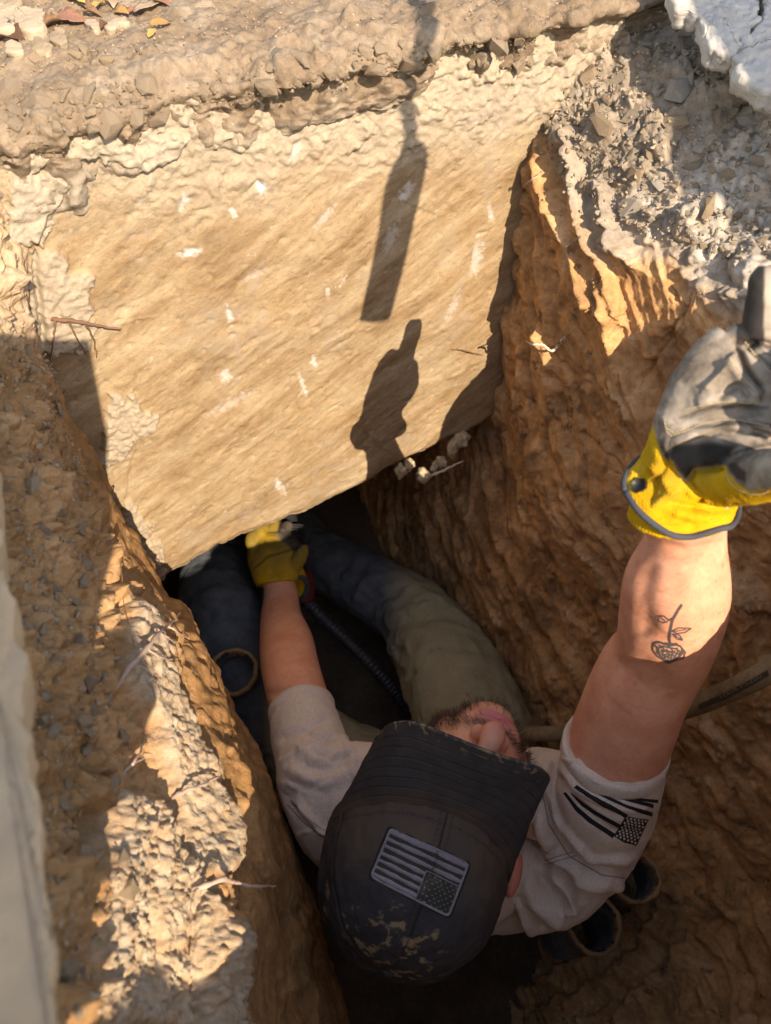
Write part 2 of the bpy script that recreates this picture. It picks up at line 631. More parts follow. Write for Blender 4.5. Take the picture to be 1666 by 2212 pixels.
        brk = sstep(0.2, 0.95, g + 0.55 * fbm(L * 150, 4, 61, .65))
        white = np.maximum(white, .85 * brk * st * sstep(0.03, 0.35, g))
        h -= 0.0015 * g
    # spade bites across the face: straight, one lip sharp, mostly along the scrape direction
    rg = np.random.default_rng(45)
    dark = np.zeros(len(L))
    for q in range(120):
        x0 = rg.uniform(140, 1120); y0 = rg.uniform(330, 1150)
        ln = rg.uniform(25, 150) * (1 if rg.random() < .7 else 1.5); an = math.radians(rg.normal(-32, 9) if rg.random() < .85 else rg.uniform(-80, 60))
        pl = [(x0, y0), (x0 + ln * .5 * math.cos(an), y0 + ln * .5 * math.sin(an) + rg.normal() * 2.5), (x0 + ln * math.cos(an), y0 + ln * math.sin(an))]
        d, s, pr = polydist(u + nz * .12, v + nz * .12, pl)
        wd = rg.uniform(4, 16)
        near = d < 50
        h += near * rg.uniform(.0004, .0014) * (-1 if rg.random() < .3 else 1) * np.where(s > 0, np.exp(-(d / wd) ** 1.5), np.exp(-(d / (wd * .16)) ** 2)) * sstep(0, .25, pr) * sstep(1, .75, pr)
        if q < 26:
            dark = np.maximum(dark, near * .75 * np.exp(-(d / (wd * 1.1)) ** 2) * sstep(-.2, .5, fbm(L * 70, 2, 63)) * sstep(0, .2, pr) * sstep(1, .8, pr))
    h -= 0.0035 * np.clip(fbm(L * 75, 3, 64, .6) - .42, 0, 1) + .004 * np.clip(fbm(L * 32, 2, 65) - .5, 0, 1)
    grey = sstep(.15, .55, fbm(L * 9, 4, 66, .6)) * .6
    chalkband = np.clip(band * 0.9 + 0.0, 0, 1) * 0.8 + crust * 0.7
    vis = L[:, 1] < 0.1
    W2 = L.copy(); W2[:, 1] -= np.where(vis, h, 0.4 * h)
    me = mesh_from(W2, grid_faces(nr, ns), {'chalk': np.clip(chalkband, 0, 0.9), 'white': np.clip(white, 0, 1), 'stain': np.clip(dark, 0, 1), 'grey': grey})
    o = link('rear_pit_wall', me, M_WALL)
    o.location = WP; o.rotation_euler = (0, 0, WROT)
    tag(o, kind='structure')
    return o


rear_wall = build_rear_wall()


# ------------------------------------------------------------------ ground behind the wall with its broken lip
def build_rear_ground():
    ns = 520
    S = np.linspace(-0.42, 0.95, ns)
    prof = [(3.0, .03), (1.2, .03), (0.7, .028), (0.45, .026), (0.32, .022), (0.2, .02), (0.12, .017), (0.05, .014), (0.012, .010), (-.012, .003),
            (-.016, -.008), (-.004, -.02), (.004, -.032), (.002, -.046), (.004, -.06), (.012, -.075), (.03, -.09)]
    A = crom(np.array(prof), 900)
    # denser sampling where it is close: keep every sample of the near part, few of the far part
    far = A[:, 0] > 0.5
    keep = np.concatenate([np.where(far)[0][::12], np.where(~far)[0]])
    B = crom(A[np.where(~far)[0]], 330)
    A = np.concatenate([A[np.where(far)[0][::12]], B])
    nr = len(A)
    Q = np.broadcast_to(A[:, :1], (nr, ns)).copy(); Z = np.broadcast_to(A[:, 1:2], (nr, ns)).copy()
    SS = np.broadcast_to(S, (nr, ns))
    # lip wanders in plan; the face is taller on the left
    wob = 0.017 * fbm(np.stack([S * 12, 0 * S, 0 * S], 1), 4, 71, .6) + np.interp(S, [-.42, 0, .1, .22, .3, .42, .55, .95], [0.01, .004, .0, -.004, .014, .01, .004, .0])
    near = sstep(0.15, 0.0, Q)
    Q = Q - near * wob[None, :]
    tall = np.interp(S, [-.42, -.05, .05, .17, .26, .4, .9], [1.35, 1.3, 1.2, 1.05, .9, .75, .8])
    Z = np.where(Z < 0.0, Z * tall[None, :], Z)
    Z = Z + np.interp(S, [-.42, -.1, .1, .3, .55, .95], [-.004, .0, .004, .012, .008, 0.0])[None, :] * sstep(0.6, 0.1, Q)
    L = np.stack([SS, Q, Z], -1)
    N = gnormals(L)
    N *= np.sign(N[20, ns // 2, 2])
    Lf = L.reshape(-1, 3)
    c1 = dirt(Lf, 0.030, 1, .3); c2 = dirt(Lf, 0.013, 2); c3 = dirt(Lf, 0.006, 6)
    face = sstep(0.02, -0.006, Lf[:, 2]) * sstep(0.06, 0.02, Lf[:, 1])
    lip = sstep(0.1, 0.0, Lf[:, 1])
    top = 1 - face
    soft = 0.010 * fbm(Lf * 15, 3, 12) + 0.0022 * fbm(Lf * 50, 3, 13)
    h = top * (soft + 0.0011 * fbm(Lf * 170, 3, 17)) + face * (0.016 * c1 + 0.010 * c2 + 0.005 * c3 - 0.006 + 0.004 * fbm(Lf * 40, 3, 18))
    pebbly = sstep(0.05, 0.3, fbm(Lf * 9, 2, 23) + 0.25) * sstep(0.04, 0.09, Lf[:, 1])
    h += top * pebbly * (0.006 * c2 + 0.003 * c3)
    # undercut shadow line below the lip
    h -= 0.011 * np.exp(-((Lf[:, 2] + 0.010 + .006 * fbm(Lf * 14, 3, 28)) / 0.007) ** 2) * sstep(0.05, 0.0, Lf[:, 1]) * sstep(-.05, .35, fbm(Lf * 13, 2, 29) + .05)
    h += lip * (0.005 * fbm(Lf * 26, 2, 30) + .013 * np.clip(dirt(Lf, .04, 34, .3), -.2, 1) + .006 * np.clip(dirt(Lf, .017, 35, .3), -.2, 1) + .0018 * fbm(Lf * 120, 3, 36, .6))
    ND = N.reshape(-1, 3) * (1 - .7 * face[:, None]) + face[:, None] * .7 * np.array([0, -.75, .66])
    L2 = Lf + ND * h[:, None]
    chalk = face * sstep(-0.03, -0.06, Lf[:, 2]) * 0.8 + 0.35 * sstep(.25, .5, fbm(Lf * 22, 3, 33))
    me = mesh_from(L2[:, [0, 1, 2]], grid_faces(nr, ns), {'chalk': np.clip(chalk, 0, 1)})
    o = link('ground', me, M_RIM)
    o.location = WP; o.rotation_euler = (0, 0, WROT)
    tag(o, kind='structure')
    return o, me


rear_ground, _rgm = build_rear_ground()


# ------------------------------------------------------------------ right bank and clay wall
def cp(u, v, t):
    return list(P(u, v, t))


US = [700, 800, 880, 960, 1040, 1110, 1170, 1250, 1400, 1600, 1740]
RT = {  # depth along each photo row
    -160: [1.400, 1.300, 1.200, 1.130, 1.100, 1.100, 1.100, 1.060, 1.020, 0.980, 0.950],
    20: [1.290, 1.190, 1.090, 1.020, 0.965, 0.945, 0.925, 0.905, 0.885, 0.865, 0.850],
    120: [1.300, 1.200, 1.100, 1.030, 0.955, 0.915, 0.885, 0.865, 0.835, 0.805, 0.790],
    250: [1.350, 1.250, 1.150, 1.080, 1.000, 0.950, 0.905, 0.865, 0.815, 0.785, 0.770],
    450: [1.450, 1.350, 1.250, 1.180, 1.080, 1.020, 0.955, 0.885, 0.815, 0.765, 0.745],
    700: [1.800, 1.660, 1.500, 1.380, 1.200, 1.090, 1.035, 0.950, 0.865, 0.775, 0.740],
    950: [2.000, 1.850, 1.660, 1.500, 1.330, 1.220, 1.130, 1.045, 0.945, 0.835, 0.780],
    1080: [2.050, 1.880, 1.700, 1.540, 1.380, 1.280, 1.190, 1.100, 0.980, 0.865, 0.805],
    1200: [2.080, 1.900, 1.720, 1.570, 1.390, 1.300, 1.235, 1.155, 1.020, 0.900, 0.835],
    1450: [2.050, 1.920, 1.780, 1.640, 1.500, 1.420, 1.350, 1.260, 1.110, 0.975, 0.900],
    1700: [1.900, 1.800, 1.720, 1.630, 1.530, 1.470, 1.410, 1.330, 1.190, 1.035, 0.950],
    1950: [1.750, 1.680, 1.620, 1.560, 1.480, 1.420, 1.360, 1.300, 1.200, 1.070, 0.970],
    2200: [1.500, 1.450, 1.410, 1.370, 1.300, 1.260, 1.220, 1.190, 1.130, 1.040, 0.960],
    2450: [1.500, 1.400, 1.300, 1.230, 1.160, 1.130, 1.110, 1.090, 1.040, 0.970, 0.920],
}
RIMR = {-160: [(1.0, 1.6, .03), (1.6, 1.9, .03), (3, 2.6, .03)], 20: [(.60, 1.0, .0), (.9, 1.2, .03), (3, 1.8, .03)], 120: [(.56, .86, .0), (.8, .95, .03), (3, 1.2, .03)],
        250: [(.52, .75, -.02), (.75, .8, .03), (3, .9, .03)], 450: [(.49, .62, -.03), (.7, .62, .03), (3, .6, .03)],
        700: [(.49, .52, -.02), (.68, .48, .03), (3, .4, .03)], 950: [(.49, .44, -.06), (.66, .38, .03), (3, .2, .03)],
        1080: [(.495, .39, -.10), (.62, .31, .03), (3, .1, .03)], 1200: [(.50, .35, -.15), (.60, .26, .03), (3, 0., .03)],
        1450: [(.52, .25, -.25), (.59, .17, .03), (3, -.2, .03)], 1700: [(.53, .14, -.33), (.575, .06, .03), (3, -.4, .03)],
        1950: [(.53, 0.02, -.4), (.56, -.03, .03), (3, -.8, .03)], 2200: [(.50, -.13, -.5), (.51, -.15, .03), (2.5, -1.5, .03)],
        2450: [(.38, -.24, -.55), (.36, -.26, .03), (1.5, -2.5, .03)]}


def build_right():
    rows = sorted(RT)
    C = np.array([[cp(u, v, t) for u, t in zip(US, RT[v])] + [list(p) for p in RIMR[v]] for v in rows])
    nvis = len(US)
    nr = 640
    G1 = crom(C[:, :nvis], nr)                     # rows
    G1 = crom(G1.transpose(1, 0, 2), 480).transpose(1, 0, 2)
    tail = crom(C[:, nvis - 1:], nr)
    tail = crom(tail.transpose(1, 0, 2), 40).transpose(1, 0, 2)[:, 1:]
    G = np.concatenate([G1, tail], 1)
    nc = G.shape[1]
    N = gnormals(G)
    # towards the camera / pit
    if (N[300, 200] @ (np.array(CAM) - G[300, 200])) < 0:
        N = -N
    L = G.reshape(-1, 3); Nf = N.reshape(-1, 3)
    u, v, t = proj(L)
    lo = 40 * fbm(L * 12, 3, 91)
    # rubble above, clay below
    bound = np.interp(u, [1100, 1180, 1250, 1330, 1420, 1500, 1600, 1750], [120, 300, 480, 560, 560, 640, 700, 620])
    clay = sstep(-55, 45, v + lo - bound)
    rub = 1 - clay
    c1 = dirt(L, 0.045, 101, .35); c2 = dirt(L, 0.018, 102, .35); c3 = dirt(L, 0.008, 103, .3)
    h = rub * (0.022 * c1 + 0.012 * c2 + 0.0045 * c3 - 0.010 + 0.008 * fbm(L * 16, 4, 104, .5))
    # tooth and spade marks running down the clay
    rr = np.cumsum(np.linalg.norm(np.diff(G[:, 280], axis=0), axis=1)); rr = np.concatenate([[0], rr])
    cc = np.cumsum(np.linalg.norm(np.diff(G[300], axis=0), axis=1)); cc = np.concatenate([[0], cc])
    R_, C_ = np.meshgrid(rr, cc, indexing='ij'); R_ = R_.ravel(); C_ = C_.ravel()
    sh = C_ - 0.30 * np.maximum(R_ - 0.5, 0) + 0.05 * fbm(L * 5, 3, 95)
    fl = np.stack([sh * 19, R_ * 2.1, 0 * sh], 1)
    flute = ridged(fl, 2, 111)
    fl2 = ridged(np.stack([sh * 55, R_ * 5, 0 * sh], 1), 2, 112)
    h += clay * (0.008 * flute * sstep(-.4, .5, fbm(L * 5, 2, 119)) + 0.0022 * fl2 * sstep(-.1, .4, fbm(L * 7, 2, 113)) + 0.012 * fbm(L * 5, 2, 114) + 0.0022 * fbm(L * 36, 4, 115, .6) - 0.005)
    for kf, amp_, sd in ((17.0, .0105, 121), (41.0, .0045, 131)):
        ph = sh * kf + .9 * fbm(L * 4, 2, sd) + .10 * fbm(L * 45, 3, sd + 1)
        seg = np.floor(R_ * 5 + 2.3 * np.sin(np.floor(ph) * 12.9898))
        hs = np.abs(np.sin(np.floor(ph) * 78.233 + seg * 37.719) * 43758.5453) % 1.0
        fr = ph - np.floor(ph)
        h += clay * amp_ * (.25 + hs) * (fr ** 1.6 - .38) * sstep(0, .05, fr) * (1 - .6 * (hs > .75))
    pit = np.clip(fbm(L * 26, 3, 116) - 0.25, 0, 1)
    h -= clay * 0.018 * pit
    cl4 = 2 * dirt(L, 0.022, 117)
    h += clay * 0.0015 * cl4 * sstep(0.0, 0.4, fbm(L * 9, 2, 118))
    # shovel bites: short straight cuts with one sharp edge, running down to the right
    rg = np.random.default_rng(44)
    for q in range(64):
        x0 = rg.uniform(1060, 1640); y0 = rg.uniform(640, 2150)
        if x0 < 1060 + (y0 - 640) * .08: continue
        ln = rg.uniform(50, 170); an = math.radians(rg.uniform(40, 75) if y0 < 1650 else rg.uniform(25, 60))
        pl = [(x0, y0), (x0 + ln * math.cos(an) * .5 + rg.normal() * 6, y0 + ln * math.sin(an) * .5), (x0 + ln * math.cos(an), y0 + ln * math.sin(an))]
        d, s, pr = polydist(u, v, pl)
        near = d < 60
        wd = rg.uniform(10, 26)
        h += clay * near * rg.uniform(.004, .010) * (1.5 if y0 > 1600 else 1) * np.where(s > 0, np.exp(-(d / wd) ** 1.5), np.exp(-(d / (wd * .14)) ** 2)) * sstep(0, .2, pr) * sstep(1, .8, pr)
    nz = 8 * fbm(L * 40, 3, 92)
    # long steps with one steep side (photo positions)
    for pl, hh, wd in (([(1112, 690), (1135, 860), (1180, 1010), (1250, 1150), (1330, 1290)], .012, 30), ([(1185, 560), (1200, 880), (1262, 1080), (1340, 1200)], .014, 34),
                       ([(1050, 1040), (1105, 1200), (1180, 1350), (1265, 1480)], .012, 26), ([(905, 1060), (965, 1235), (1010, 1310)], .012, 20),
                       ([(985, 1060), (1075, 1230), (1150, 1370), (1215, 1500)], .012, 22), ([(945, 1070), (1010, 1220), (1080, 1340)], .010, 16),
                       ([(1310, 620), (1350, 800), (1390, 900), (1410, 1010)], .018, 34), ([(1395, 790), (1440, 900), (1420, 960)], -.016, 40),
                       ([(1480, 1700), (1560, 1840), (1640, 1960)], -.016, 22), ([(1440, 1740), (1520, 1900), (1590, 2010)], -.012, 18),
                       ([(1540, 1640), (1600, 1760), (1666, 1860)], -.012, 18), ([(1180, 2190), (1330, 2100), (1420, 1980), (1450, 1880)], .014, 26),
                       ([(1260, 2212), (1400, 2130), (1500, 2010)], .012, 30), ([(1100, 2160), (1250, 2070), (1350, 1980)], .012, 22),
                       ([(1180, 300), (1200, 420), (1240, 520), (1290, 640)], .022, 26), ([(1240, 300), (1262, 470), (1320, 580), (1340, 660)], .024, 26),
                       ([(1300, 400), (1330, 520), (1370, 560)], .02, 26), ([(1150, 180), (1160, 400), (1120, 560)], .012, 24)):
        d, s, _ = polydist(u + nz, v + nz, pl)
        h += hh * np.where(s > 0, np.exp(-(d / wd) ** 1.5), np.exp(-(d / (wd * 0.22)) ** 2))
    # thin cracks
    for pl in ([(1490, 650), (1420, 760), (1380, 820), (1370, 850)], [(1440, 620), (1470, 660), (1475, 700)], [(1250, 940), (1320, 990), (1360, 1040)], [(1160, 1180), (1200, 1260), (1215, 1340)]):
        d, _, _ = polydist(u + 0.6 * nz, v + 0.6 * nz, pl)
        h -= 0.007 * np.exp(-(d / 3.5) ** 2)
    offs = sstep(3, 30, np.abs(L[:, 0]) + 2) * 0
    # the far, unseen part of the bank stays plain
    h *= sstep(1.6, 1.0, np.abs(L[:, 0]))
    L2 = L + Nf * h[:, None]
    ch = softpoly(u + lo * .6, v + lo * .5, [(1330, 430), (1480, 330), (1700, 260), (1700, 600), (1666, 700), (1560, 640), (1480, 560), (1380, 560)], 60)
    chalk = np.clip(ch * (0.35 + 0.9 * sstep(-.2, .45, fbm(L * 25, 4, 93))) + 0.08 * rub, 0, 1)
    clay2 = np.clip(clay - 0.8 * ch * sstep(-.1, .4, fbm(L * 22, 3, 94)), 0, 1)
    me = mesh_from(L2, grid_faces(nr, nc), {'clay': clay2, 'chalk': chalk})
    o = link('right_pit_wall', me, M_RIGHT)
    tag(o, kind='structure')
    return o, L2, Nf, u, v


right_wall, RL, RN, RU, RV = build_right()

# ------------------------------------------------------------------ left bank
LEFT = {  # photo row: (column, depth) from the far left to the pit edge
    300: [(-330, .60), (-150, .66), (-60, .69), (10, .71), (60, .725), (75, .735), (92, .75)],
    450: [(-300, .60), (-140, .65), (-50, .68), (10, .70), (45, .72), (65, .735), (80, .755)],
    600: [(-300, .58), (-150, .63), (-60, .665), (0, .69), (30, .71), (48, .73), (62, .765)],
    750: [(-320, .54), (-180, .59), (-80, .63), (0, .665), (30, .70), (58, .735), (76, .79)],
    900: [(-330, .48), (-200, .53), (-90, .585), (10, .635), (70, .69), (112, .735), (142, .81)],
    1100: [(-340, .42), (-210, .48), (-60, .55), (60, .615), (140, .69), (198, .76), (238, .88)],
    1240: [(-340, .39), (-200, .45), (-40, .53), (90, .60), (200, .69), (280, .79), (326, .96)],
    1400: [(-330, .35), (-160, .42), (0, .50), (130, .575), (260, .67), (370, .775), (428, .99)],
    1640: [(-300, .31), (-110, .37), (50, .45), (190, .55), (340, .645), (480, .735), (556, 1.0)],
    1850: [(-260, .28), (-70, .33), (90, .42), (200, .525), (370, .605), (525, .68), (636, .97)],
    2000: [(-230, .265), (-40, .31), (120, .40), (215, .515), (370, .575), (530, .63), (680, .94)],
    2212: [(-200, .25), (0, .285), (160, .38), (245, .495), (380, .545), (520, .59), (746, .91)],
    2450: [(-170, .235), (30, .265), (190, .36), (270, .46), (400, .51), (530, .55), (800, .86)],
}


def build_left():
    rows = sorted(LEFT)
    C = []
    for v in rows:
        r = [cp(u, v, t) for u, t in LEFT[v]]
        e = np.array(r[-1])
        out = np.array([-0.9, -0.44, 0.0])
        r += [list(e + out * .012 + [0, 0, -.05]), list(e + out * 0.05 + [0, 0, -.2]), list(e + out * 0.12 + [0, 0, -.45]), list(e + out * 0.1 + [0, 0, -.85])]
        C.append(r)
    C = np.array(C)
    nr = 560
    nv = len(LEFT[450]); nc1 = 360
    G = crom(C, nr)
    f0 = G[:, :1]
    back = np.concatenate([np.concatenate([f0[..., :1] - w_, f0[..., 1:2], 0 * f0[..., 2:] + z_], -1) for w_, z_ in ((1.0, .016), (.45, .014), (.12, .010))], 1)
    back = crom(np.concatenate([back, f0], 1).transpose(1, 0, 2), 60).transpose(1, 0, 2)[:, :-1]
    A = crom(G[:, :nv + 1].transpose(1, 0, 2), nc1).transpose(1, 0, 2)
    B = crom(G[:, nv:].transpose(1, 0, 2), 40).transpose(1, 0, 2)[:, 1:]
    G = np.concatenate([back, A, B], 1); nc = G.shape[1]
    N = gnormals(G)
    if (N[300, 210] @ (np.array(CAM) - G[300, 210])) < 0:
        N = -N
    L = G.reshape(-1, 3); Nf = N.reshape(-1, 3)
    u, v, t = proj(L)
    lo = 40 * fbm(L * 12, 3, 191)
    rim = np.interp(v, rows, [LEFT[r][-1][0] for r in rows])
    inner = np.interp(v, [300, 750, 900, 1100, 1240, 1400, 1640, 1850, 2000, 2212, 2450], [40, 60, 120, 200, 300, 375, 475, 535, 540, 530, 545])
    clay = sstep(-25, 20, u + 0.5 * lo - inner)
    c1 = dirt(L, 0.034, 201, .3); c2 = dirt(L, 0.014, 202, .4); c3 = dirt(L, 0.006, 203, .35)
    top = 1 - clay
    shelf = softpoly(u + 10 * fbm(L * 35, 3, 207), v, [(270, 1300), (330, 1340), (390, 1480), (440, 1600), (500, 1750), (525, 1860), (480, 1900), (420, 1880), (360, 1700), (330, 1560), (250, 1480)], 14)
    low = softpoly(u + 10 * fbm(L * 35, 3, 207), v, [(230, 1700), (330, 1740), (400, 1850), (470, 1960), (520, 2060), (500, 2240), (225, 2240), (190, 2080), (180, 1920)], 18)
    crumbly = 1 - .85 * np.maximum(shelf, low)
    h = top * crumbly * (0.018 * c1 + 0.010 * c2 + 0.004 * c3 - 0.008 + 0.008 * fbm(L * 24, 4, 216, .6)) + 0.009 * fbm(L * 9, 3, 204)
    h += clay * (0.003 * fbm(L * 40, 4, 205) + 0.004 * ridged(L * np.array([22, 22, 7]), 2, 206))
    nz = 10 * fbm(L * 35, 3, 207)
    # pale lumpy shelf and the ledges beside it
    c4 = dirt(L, 0.011, 208, .2)
    h += shelf * (0.012 + 0.003 * fbm(L * 90, 3, 209) + .003 * clods(L, .007, 221)[0]) + low * (0.014 + 0.0055 * clods(L, .013, 219)[0] + .0035 * clods(L, .006, 220)[0] + .004 * dirt(L, .007, 222, .2) + .0045 * fbm(L * 34, 3, 217, .5) + .0018 * fbm(L * 170, 3, 223))
    for pl, hh, wd in (([(100, 790), (200, 950), (285, 1120), (330, 1230)], .012, 26), ([(360, 1270), (400, 1400), (470, 1560), (520, 1720), (560, 1900)], .010, 22),
                       ([(150, 880), (210, 1080), (230, 1250), (240, 1400)], .009, 20), ([(300, 1320), (350, 1420), (420, 1560)], -.010, 14)):
        d, s, _ = polydist(u + nz, v + nz, pl)
        h += hh * np.where(s < 0, np.exp(-(d / wd) ** 1.5), np.exp(-(d / (wd * .25)) ** 2))
    L2 = L + Nf * h[:, None]
    chalk = np.clip(shelf * 0.95 + low * 0.9 + 0.12 * sstep(.2, .5, fbm(L * 20, 3, 210)) * top, 0, 1)
    pale = sstep(790, 700, v + lo * .6) * .8
    chalk = np.maximum(chalk, pale)
    me = mesh_from(L2, grid_faces(nr, nc), {'clay': np.clip(clay - .9 * shelf - pale, 0, 1), 'chalk': chalk})
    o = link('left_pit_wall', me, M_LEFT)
    tag(o, kind='structure')
    return o, L2, Nf, u, v


left_wall, LL, LN, LU, LV = build_left()


# ------------------------------------------------------------------ pit floor, tunnel, surrounding ground
def simple_sheet(name, C, nr, nc, amp, seed, mat, kind='structure'):
    G = crom(crom(np.array(C, float), nr).transpose(1, 0, 2), nc).transpose(1, 0, 2)
    N = gnormals(G).reshape(-1, 3)
    L = G.reshape(-1, 3)
    c, _ = clods(L, .03, seed)
    h = amp * (fbm(L * 8, 4, seed) + 0.6 * c)
    L = L + N * h[:, None]
    z = np.zeros(len(L))
    o = link(name, mesh_from(L, grid_faces(nr, nc), {'clay': z + .8, 'chalk': z}), mat)
    tag(o, kind=kind)
    return o


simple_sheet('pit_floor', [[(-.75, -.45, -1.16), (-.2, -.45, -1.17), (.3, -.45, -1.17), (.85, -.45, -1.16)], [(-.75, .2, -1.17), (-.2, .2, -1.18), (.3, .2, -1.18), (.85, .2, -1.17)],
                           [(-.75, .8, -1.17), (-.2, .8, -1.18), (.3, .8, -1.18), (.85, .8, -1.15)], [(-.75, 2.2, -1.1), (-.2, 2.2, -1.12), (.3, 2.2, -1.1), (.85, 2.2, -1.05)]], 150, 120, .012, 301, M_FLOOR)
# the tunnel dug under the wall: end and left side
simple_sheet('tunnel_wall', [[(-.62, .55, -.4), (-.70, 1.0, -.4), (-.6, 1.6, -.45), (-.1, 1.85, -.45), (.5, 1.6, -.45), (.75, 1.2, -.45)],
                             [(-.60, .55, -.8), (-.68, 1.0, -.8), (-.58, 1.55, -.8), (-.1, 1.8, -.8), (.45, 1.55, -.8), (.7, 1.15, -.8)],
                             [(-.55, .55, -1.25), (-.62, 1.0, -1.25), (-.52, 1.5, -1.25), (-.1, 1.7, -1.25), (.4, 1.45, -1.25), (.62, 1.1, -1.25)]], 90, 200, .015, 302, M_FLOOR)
# near end of the pit, below and behind the camera
simple_sheet('near_pit_wall', [[(.60, .04, .02), (.40, -.09, .02), (.30, -.10, .02), (.225, -.135, .02), (.12, -.275, .02), (-.25, -.48, .02)], [(.57, .04, -.4), (.38, -.06, -.4), (.28, -.08, -.4), (.205, -.115, -.4), (.13, -.24, -.4), (-.2, -.36, -.4)],
                               [(.52, .06, -.8), (.34, .0, -.85), (.25, -.04, -.85), (.16, -.07, -.85), (.08, -.1, -.85), (-.2, -.2, -.85)], [(.5, .1, -1.25), (.3, .03, -1.25), (.2, .01, -1.25), (.12, -.01, -1.25), (0.02, -.04, -1.25), (-.2, -.1, -1.25)]], 160, 140, .012, 303, M_RIGHT)


def build_surround():
    # open ground around the pit mouth out to the horizon, one ring
    inner = [(-.62, .30), (-.62, .55), (-1.2, 1.4), (-1.0, 3.0), (.3, 3.0), (2.6, 2.6), (2.6, 1.2), (2.6, .5), (2.6, -.4), (2.2, -1.4), (.40, -.088), (.30, -.098), (.225, -.133), (.12, -.273), (-.25, -.478), (-.45, -.15)]
    n = len(inner)
    rings = [inner]
    for k, rr in enumerate((1.0, 4.0, 20.0, 120.0)):
        rings.append([(p[0] * 1 + math.cos(math.atan2(p[1] - .4, p[0])) * rr, p[1] + math.sin(math.atan2(p[1] - .4, p[0])) * rr) for p in inner])
    V = [(x, y, 0.012 - 0.0 * k) for k, r in enumerate(rings) for (x, y) in r]
    F = [(k * n + j, k * n + (j + 1) % n, (k + 1) * n + (j + 1) % n, (k + 1) * n + j) for k in range(len(rings) - 1) for j in range(n)]
    o = link('open_ground', simple_mesh(V, F), M_RIM)
    tag(o, kind='structure')


build_surround()

# ------------------------------------------------------------------ the man: lofted limbs fused into one surface
def vloft(rings, n=28):
    """rings: (centre, xaxis, yaxis) with radii baked into the axes."""
    V = []; F = []
    for c, x, y in rings:
        for j in range(n):
            a = 2 * math.pi * j / n
            V.append(c + x * math.cos(a) + y * math.sin(a))
    m = len(rings)
    for k in range(m - 1):
        for j in range(n):
            F.append((k * n + j, k * n + (j + 1) % n, (k + 1) * n + (j + 1) % n, (k + 1) * n + j))
    for k in (0, m - 1):
        V.append(rings[k][0]); c = len(V) - 1
        for j in range(n):
            a, b = k * n + j, k * n + (j + 1) % n
            F.append((c, b, a) if k == 0 else (c, a, b))
    return V, F


def limb(ctrl, n=40, grow=0.0, side=None):
    """ctrl: (point, radius_across, radius_deep); across follows the side vector."""
    A = np.array([[*p, a, b] for p, a, b in ctrl], float)
    B = crom(A, n)
    rings = []
    x = side if side is not None else RGT
    for k in range(n):
        c = Vector(B[k, :3]); a = Vector(B[max(k - 1, 0), :3]); b = Vector(B[min(k + 1, n - 1), :3])
        t = (b - a).normalized()
        xx = (x - t * x.dot(t)).normalized()
        y = t.cross(xx)
        rings.append((c, xx * (B[k, 3] + grow), y * (B[k, 4] + grow)))
    return vloft(rings)


def limbD(ctrl, n=40, grow=0.0, side=None):
    """ctrl in photo terms: (u, v, depth, half width in pixels, thickness ratio)."""
    return limb([(P(u, v, t), hw * t / FPX, hw * t / FPX * r) for u, v, t, hw, r in ctrl], n, grow, side)


def ellipsoid(c, ax, ay, az, n=20, m=28):
    rings = []
    for i in range(1, n):
        th = -math.pi / 2 + math.pi * i / n
        rings.append((c + az * math.sin(th), ax * math.cos(th), ay * math.cos(th)))
    V = []; F = []
    return vloft(rings, m)


def fuse(name, parts, voxel, smooth_it, mat, parent=None, smooth_f=0.5):
    V = []; F = []
    for v, f in parts:
        o = len(V)
        V += v
        F += [tuple(i + o for i in q) for q in f]
    me = bpy.data.meshes.new('fuse')
    me.from_pydata([tuple(p) for p in V], [], F)
    bm = bmesh.new(); bm.from_mesh(me)
    bmesh.ops.recalc_face_normals(bm, faces=bm.faces)
    bm.to_mesh(me); bm.free()
    tmp = bpy.data.objects.new('fuse', me)
    COL.objects.link(tmp)
    r = tmp.modifiers.new('r', 'REMESH'); r.mode = 'VOXEL'; r.voxel_size = voxel
    if smooth_it:
        s = tmp.modifiers.new('s', 'SMOOTH'); s.factor = smooth_f; s.iterations = smooth_it
    dg = bpy.context.evaluated_depsgraph_get(); dg.update()
    me2 = bpy.data.meshes.new_from_object(tmp.evaluated_get(dg))
    bpy.data.objects.remove(tmp)
    return me2


def get_co(me):
    c = np.empty(len(me.vertices) * 3, np.float32); me.vertices.foreach_get('co', c)
    return c.reshape(-1, 3).astype(float)


def get_no(me):
    c = np.empty(len(me.vertices) * 3, np.float32); me.vertices.foreach_get('normal', c)
    return c.reshape(-1, 3).astype(float)


def set_co(me, co):
    me.vertices.foreach_set('co', np.asarray(co, np.float32).ravel()); me.update()


def set_attr(me, name, val):
    at = me.attributes.get(name) or me.attributes.new(name, 'FLOAT', 'POINT')
    at.data.foreach_set('value', np.asarray(val, np.float32).ravel())


